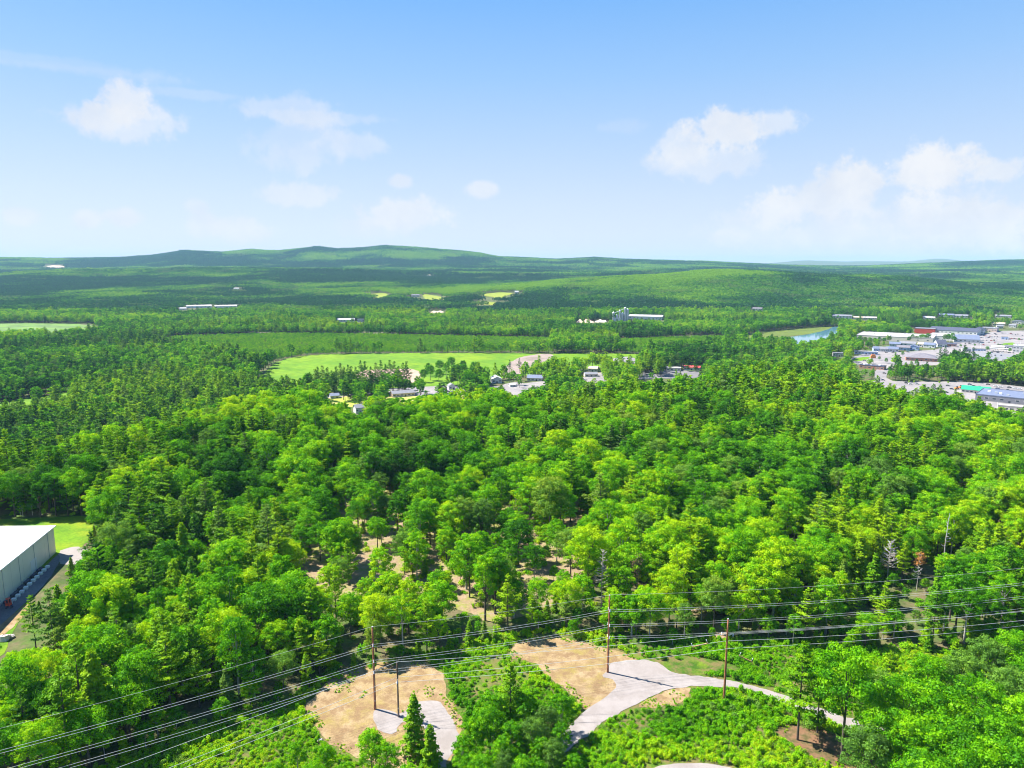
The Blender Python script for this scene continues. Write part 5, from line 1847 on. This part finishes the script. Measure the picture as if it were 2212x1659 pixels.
scatter('grass_tufts', SHRUBS, np.stack([tx, ty, T(tx, ty) + .02], 1), rr.integers(0, 4, len(tx)), rr.uniform(0, 6.28, len(tx)), rr.uniform(.14, .42, len(tx)), rr.uniform(.5, 1, len(tx)), None, 'small weeds and tufts on the sand and along its edges')
scatter('undergrowth', SHRUBS, np.stack([x, y, T(x, y) - .05], 1), rr.integers(0, 4, k), rr.uniform(0, 6.28, k), rr.uniform(.45, 1.15, k) * (.55 + .9 * vnoise(x / 9, y / 9, 4)), np.clip(.62 + 1.2 * (fbm(x, y, 18, 6, 3) - .5) + rr.uniform(-.12, .12, k), 0, 1), None,
        'bright green brush covering the clearing under the wires')

# saplings and shrub layer inside the near wood
x, y = jgrid(-260, 330, 100, 430, 4.3, .45, 33)
ok = (y > np.interp(x, EX, EY) - 1) & (np.abs(x / y) < .84) & ~inside(GL, x, y) & ~((x < -146) & (y > 120) & (y < 242))
spx = inside(SP, x, y)
ok &= ~(spx & (fbm(x, y, 16, 3, 2) > .47))
edge = y < np.interp(x, EX, EY) + 6
ok &= edge | spx | (rr.uniform(size=len(x)) < .5)
ok &= ~inside(DRV, x, y)
x, y, spx, edge = x[ok], y[ok], spx[ok], edge[ok]
k = len(x)
isap = rr.uniform(size=k) < np.where(edge, .55, .25)
sc_ = np.where(isap, rr.uniform(.22, .46, k), rr.uniform(.8, 1.9, k))
kp = prune(x, y, np.where(isap, 16 * sc_, 1.5 * sc_), np.where(isap, 4 * sc_, sc_))
kp |= ~isap & ~spx & ~inside(DRV, x, y)
x, y, isap, sc_, spx = x[kp], y[kp], isap[kp], sc_[kp], spx[kp]
k = len(x)
ii = np.where(isap, 4 + rr.integers(0, 6, k), rr.integers(0, 4, k))
scatter('forest_undergrowth', SHRUBS + [srcs[0], srcs[2], srcs[6], srcs[NB + 4], srcs[NB + 5], srcs[NB + 6]], np.stack([x, y, T(x, y) - .1], 1), ii, rr.uniform(0, 6.28, k), sc_, np.clip(.55 + .2 * spx + rr.uniform(-.25, .25, k), 0, 1), None,
        'saplings and shrubs under the near wood')

# ------------------------------------------------------------------ dead trees
def dead_tree(px, py, Y, name, label, mat, rad=.2, fol=None, dens=26, spread=2.6, straight=True, foltop=False, seed=0):
    d = ray(px, py)
    t = Y / d[1]
    X = d[0] * t
    zb = float(T(X, Y))
    H = CAMH + d[2] * t - zb
    e = empty(name, (X, Y, zb - .1), 0, label, 'dead tree')
    r_ = random.Random(seed + int(px))
    mb = MB()
    mb.tube([(0, 0, -.5), (0, 0, 0), (r_.uniform(-.2, .2), 0, H * .5), (r_.uniform(-.3, .3), 0, H)], [rad * 1.2, rad, rad * .65, rad * .15], 7)
    mb.build('trunk', mat, e, True)
    br = MB()
    tips = []
    for i in range(dens):
        z0 = H * (.35 + .62 * (i / dens))
        th = r_.uniform(0, 6.28)
        L = spread * (1.1 - .7 * (i / dens)) * r_.uniform(.6, 1.2)
        up = r_.uniform(.1, .8)
        m_ = (math.cos(th) * L * .5, math.sin(th) * L * .5, z0 + up * L * .35)
        tp = (math.cos(th + .2) * L, math.sin(th + .2) * L, z0 + up * L)
        br.tube([(0, 0, z0), m_, tp], [.12, .085, .04], 4, False)
        tips.append(tp)
        for q_ in range(3):
            a = th + r_.uniform(-1, 1)
            l2 = L * r_.uniform(.25, .5)
            br.tube([m_, (m_[0] + math.cos(a) * l2, m_[1] + math.sin(a) * l2, m_[2] + l2 * r_.uniform(.2, .9))], [.065, .035], 3, False)
    br.build('branches', mat, e)
    if fol:
        g_ = np.random.default_rng(seed + 5)
        tt = [t_ for t_ in tips if (not foltop or t_[2] > H * .7)]
        c = np.repeat(np.array(tt), 45, 0)
        P = c * np.array([.85, .85, 1]) + g_.normal(size=c.shape) * np.array([.5, .5, .35])
        me = quadmesh('foliage', leaves(P, g_.normal(size=P.shape) + np.array([0, 0, .6]), .32, g_), len(P), fol)
        o = bpy.data.objects.new('foliage', me)
        C.objects.link(o)
        o.parent = e
    return e


for q_ in DEAD:
    dead_tree(*q_[:3], 'dead_tree', q_[3], **q_[4])

# ------------------------------------------------------------------ poles and wires
POLEM = mat_plain('rust_brown_pole', (.30, .11, .05), .85, nscale=1.2, namp=.45)
POLED = mat_plain('dark_brown_pole', (.10, .055, .035), .85, nscale=1.2, namp=.45)
INS = mat_plain('insulator_grey', (.62, .65, .68), .35)
TIMBER = mat_plain('weathered_crossarm', (.42, .25, .08), .8)
WIRE = mat_plain('bare_wire', (.50, .50, .49), .45, .0)


def util_pole(X, Y, H, label, mat, arms, rad=.30, cross=None, ang=0.0, cat='utility pole'):
    zb = float(T(X, Y))
    e = empty('utility_pole', (X, Y, zb), ang, label, cat)
    mb = MB()
    k_ = 9
    mb.tube([(0, 0, -1 + (H + 1) * j / k_) for j in range(k_ + 1)], [rad * (1 - .38 * j / k_) for j in range(k_ + 1)], 10)
    mb.build('shaft', mat, e, True)
    MB().tube([(0, 0, H), (0, 0, H + .12)], [rad * .66, rad * .5], 10).build('cap', STEEL, e)
    for (h, side) in arms:
        sx_ = .5 / 1.25 if len(arms) > 3 else 1.0
        a = MB().tube([(0, side * rad * .7, h - .55), (0, side * 1.25 * sx_, h + .15)], .05, 6)
        a.tube([(0, side * rad * .7, h + .1), (0, side * 1.25 * sx_, h + .15)], .035, 6)
        b_ = a.build('bracket', STEEL, e)
        ib = MB()
        for j in range(7):
            ib.tube([(0, side * 1.25 * sx_, h + .14 - j * .1), (0, side * 1.25 * sx_, h + .07 - j * .1)], [.12, .05], 8)
        ib.build('insulator', INS, b_, True)
    for (h, L, tilt) in (cross or []):
        cb = MB().box(-.09, .09, -L, L, h - .11, h + .11)
        c_ = cb.build('crossarm', TIMBER, e)
        c_.rotation_euler = (tilt, 0, 0)
        for s_ in (-1, 1):
            ib = MB().tube([(0, s_ * L * .94, h + .1), (0, s_ * L * .94, h + 1.0)], .06, 8)
            ib.build('insulator', INS, c_, True)
    bd = MB().tube([(0, -rad * .9, 0.2), (0, -rad * .72, H * .6)], .025, 5)
    bd.build('ground_wire', STEEL, e)
    mk = MB().box(-.1, .1, -rad * 1.02, -rad * .9, 2.2, 2.5).build('number_plate', STEEL, e)
    return e


PA = (-31.3, 148.0)
PB = (23.9, 163.0)
PL0 = (-127.0, 93.6)
PR0 = (140.0, 177.5)
QA = (-25.5, 145.2)
QC = (49.4, 151.2)
QL0 = (-116.5, 79.2)
QR0 = (140.0, 163.0)


def perp(a, b):
    d = Vector((b[0] - a[0], b[1] - a[1]))
    d.normalize()
    return Vector((-d.y, d.x))


def ang_of(a, b):
    return math.atan2(b[1] - a[1], b[0] - a[0])


L1 = [(PL0, 20.0, (16.2, 12.4, 9.6)), (PA, 20.3, (16.3, 12.4, 9.7)), (PB, 20.6, (17.0, 13.1, 9.9)), (PR0, 21.5, (17.6, 13.7, 10.2))]
names1 = ['utility pole beyond the left end of the wires', 'tall rust brown pole at the back of the left sand clearing', 'tall rust brown pole on the edge of the forked gravel pad', 'utility pole beyond the right end of the upper wires']
for (p, H, hs), lb in zip(L1, names1):
    arms = [(h, s_) for h in hs for s_ in (-1, 1)]
    util_pole(p[0], p[1], H, lb, POLEM, arms, ang=ang_of(PA, PB))
util_pole(QA[0], QA[1], 13.4, 'shorter blackened pole on the left gravel pad', POLED, [(9.4, -1), (9.4, 1)], rad=.22, ang=ang_of(QA, QC))
util_pole(QC[0], QC[1], 20.6, 'brown pole with two slanting timber crossarms in the brush right of the fork', POLEM, [(17.0, -1), (17.0, 1)], cross=[(14.4, 1.9, R(-24)), (12.2, 1.5, R(20))], ang=ang_of(QA, QC) + 1.2)
util_pole(QL0[0], QL0[1], 13.0, 'short pole beyond the lower left wires', POLED, [(9.4, -1), (9.4, 1)], rad=.22, ang=ang_of(QA, QC))
util_pole(QR0[0], QR0[1], 18.5, 'pole beyond the right end of the lower wires', POLEM, [(15.3, -1), (15.3, 1)], ang=ang_of(QA, QC))


def wire(pts, label, sag=.012, r_=.042):
    mb = MB()
    allp = []
    for i in range(len(pts) - 1):
        a, b = Vector(pts[i]), Vector(pts[i + 1])
        L = (b - a).length
        k_ = 18
        for j in range(k_ + (1 if i == len(pts) - 2 else 0)):
            t = j / k_
            p = a.lerp(b, t)
            p.z -= sag * L * 4 * t * (1 - t)
            allp.append(p)
    mb.tube(allp, r_, 5)
    o = mb.build('overhead_wire', WIRE, None, True)
    return tag(o, label, 'wire', 'overhead wires')


def zt(p):
    return float(T(p[0], p[1]))


wire([(p[0], p[1], zt(p) + H + .1) for p, H, hs in L1], 'thin topmost wire joining the tips of the tall poles', .012, .022)
LV = ['highest', 'middle', 'lowest']
for j in range(3):
    for s_ in (-1, 1):
        pts = []
        for (p, H, hs) in L1:
            q_ = perp(PA, PB) * .5 * s_
            pts.append((p[0] + q_.x, p[1] + q_.y, zt(p) + hs[j] - .5))
        wire(pts, f"{'rear' if s_ > 0 else 'front'} wire of the {LV[j]} pair on the tall poles", .012, .028)
wire([(QL0[0], QL0[1], 13.0), (QA[0], QA[1], 13.5), (QC[0], QC[1], 17.0), (QR0[0], QR0[1], 18.0)], 'top wire from the short left pole up to the right pole', .008, .036)
for s_ in (-1, 1):
    q_ = perp(QA, QC) * 1.0 * s_
    wire([(QL0[0] + q_.x, QL0[1] + q_.y, 9), (QA[0] + q_.x, QA[1] + q_.y, 9.2), (QC[0] + q_.x * 1.6, QC[1] + q_.y * 1.6, 14.2), (QR0[0] + q_.x, QR0[1] + q_.y, 15.0)], f"{'rear' if s_ > 0 else 'front'} wire of the pair between short left pole and right pole", .010, .036)

# ---- town trees, row of tall pines
def town_tree(px, py, key, pi_, s_, tn, name, label, group=None):
    g = G(px, py)
    put_tree(key, pi_, g[0], g[1], float(T(*g)) - .1, s_, random.uniform(0, 6.28), tn, name, label, 'tree', group)


TT = [(380, 628, .50), (475, 590, .44), (555, 628, .56), (672, 578, .46), (755, 540, .55), (722, 660, .60), (920, 655, .62), (600, 735, .56), (1020, 715, .62), (800, 735, .56), (920, 715, .50), (660, 700, .5)]
for k_, (a, b, c_) in enumerate([(830, 372, .7), (870, 366, .75), (915, 370, .8), (960, 372, .85), (1010, 368, .9), (1055, 372, .85), (985, 350, .7), (1260, 372, .8), (1300, 366, 1.0), (1345, 370, 1.05), (1370, 385, .8), (240, 400, .8), (300, 405, .85), (360, 410, .8), (420, 405, .9), (470, 400, .8), (530, 398, .75), (590, 392, .8), (180, 430, .9), (250, 440, .8), (330, 445, .85), (380, 455, .6), (1510, 480, .5), (1770, 495, .55), (2040, 500, .5), (1410, 560, .6), (1500, 585, .7), (1130, 480, .3), (1450, 440, .4), (1620, 430, .3), (1900, 420, .3), (2150, 360, .35), (1850, 360, .25)]):
    px, py = zT([(a, b)])[0]
    town_tree(px, py, 'broad', k_ % 6, c_, .22 + .05 * (k_ % 5), 'town_tree', ('green tree in the belt before the superstore' if b < 385 and a < 1100 else 'olive tree by the dark garage' if 1200 < a < 1400 and b < 390 else 'tree in the belt left of the terrace shops' if a < 620 else 'small tree among the upper parking rows') + f', {ORD2[k_]}of the scattered town trees', 'scattered trees of the shopping centre')
WH = ['before the brick building', 'behind the first pair', 'beside the kerb island', 'left of the hipped roof store', 'nearest the terrace shops', 'below the hipped roof store', 'hiding the wall of the hipped roof store', 'beside the road junction', 'right of centre in the hedge row', 'left of centre in the hedge row', 'in the middle of the hedge row', 'above the road bend']
for (a, b, s_), w_ in zip(TT, WH):
    px, py = zT([(a, b)])[0]
    town_tree(px, py, 'broad', 6, s_ * 1.1, .30, 'shade_tree', f'round shade tree {w_}', 'round trees round the car parks')
for k_, (a, b) in enumerate([(1195, 640), (1250, 650), (1310, 690), (1360, 640), (1420, 680), (1480, 650), (1540, 640), (1590, 650), (1340, 720), (1450, 730)]):
    px, py = zT([(a, b)])[0]
    town_tree(px, py, 'pine', k_ % 4, 1.15 + .1 * (k_ % 3), .12, 'pine_tree', f'dark pine in the tall town clump, {(ORD[k_] or "first ")}along from its left end', 'dark pines in the middle of town')
for k_, (a, b) in enumerate([(1665, 862), (1810, 872), (1195, 872), (1300, 872), (890, 868), (830, 868)]):
    px, py = zT([(a, b)])[0]
    town_tree(px, py, 'broad', 2, [.46, .38, .25, .25, .25, .25][k_], .85, 'young_tree', ['tallest yellow green young tree on the lot edge', 'rounded yellow green young tree right of the tallest', 'small sapling left of the middle on the kerb', 'small sapling in the middle of the kerb', 'second sapling from the left on the kerb', 'leftmost sapling on the kerb'][k_], 'young trees along the car park edge')
PINEROW = [(150, 350, 0), (215, 400, 1), (280, 412, 3), (335, 425, 0), (400, 405, 1), (455, 335, 0), (505, 335, 3), (560, 405, 1), (600, 385, 3), (660, 352, 0), (730, 332, 1), (785, 312, 3), (865, 402, 1), (935, 368, 1), (1000, 325, 0), (1060, 305, 3), (1120, 302, 1), (1180, 332, 0), (1240, 345, 3), (1300, 335, 1), (1345, 345, 0),
           (1010, 380, 2), (1100, 375, 2), (1200, 380, 2), (1270, 385, 2), (480, 405, 2), (340, 432, 2)]
for k_, (a, b, p_) in enumerate(PINEROW):
    px, py = 663.6 + a * .16, 778.6 + b * .16
    town_tree(px, py, 'pine', p_, (.95 if p_ == 2 else 1.15) + .1 * ((k_ * 7) % 3), .06 + .02 * (k_ % 4), 'pine_tree', f"{'bushy dark pine low in the row before the field' if p_ == 2 else 'tall thin dark pine in the row before the field'}, {'' if k_ == 0 else ORD2[k_]}from left", 'dark pines before the hay field')
for k_, (px, py, s_) in enumerate([(1101, 808, 1.0), (1122, 806, 1.05)]):
    town_tree(px, py, 'pine', 1, s_ * .8, .05, 'pine_tree', ['left of two lone pines on the bare earth', 'right of two lone pines on the bare earth'][k_], 'lone pines on the bare earth')
for k_, (px, py, s_) in enumerate([(915, 826, .95), (930, 822, 1.1), (948, 826, 1.15), (965, 820, 1.2), (984, 822, 1.2), (1000, 822, 1.1), (1018, 826, 1.15), (1036, 824, 1.05), (1050, 828, 1.0), (925, 812, 1), (950, 808, 1.1), (975, 806, 1.15), (1000, 808, 1.1), (1025, 812, 1.0)]):
    town_tree(px, py, 'broad', k_ % 6, s_, .22 + .03 * (k_ % 4), 'shelter_tree', f"dark round tree in the clump at field's near edge, {(ORD[k_] or 'first ')}along", 'dark broadleaf clump before the hay field')

# ------------------------------------------------------------------ haze
HZ = bpy.data.materials.new('haze')
HZ.use_nodes = True
ht = HZ.node_tree
ht.nodes.clear()
vo = ht.nodes.new('ShaderNodeVolumePrincipled')
vo.inputs['Color'].default_value = (.40, .72, 1.0, 1)
vo.inputs['Density'].default_value = 3.9e-5
vo.inputs['Anisotropy'].default_value = 0.0
oo = ht.nodes.new('ShaderNodeOutputMaterial')
ht.links.new(vo.outputs[0], oo.inputs['Volume'])
hz = MB().box(-26000, 26000, -1200, 19500, -48, 330).build('haze', HZ)
tag(hz, 'pale blue air between the camera and the far hills', kind='stuff')
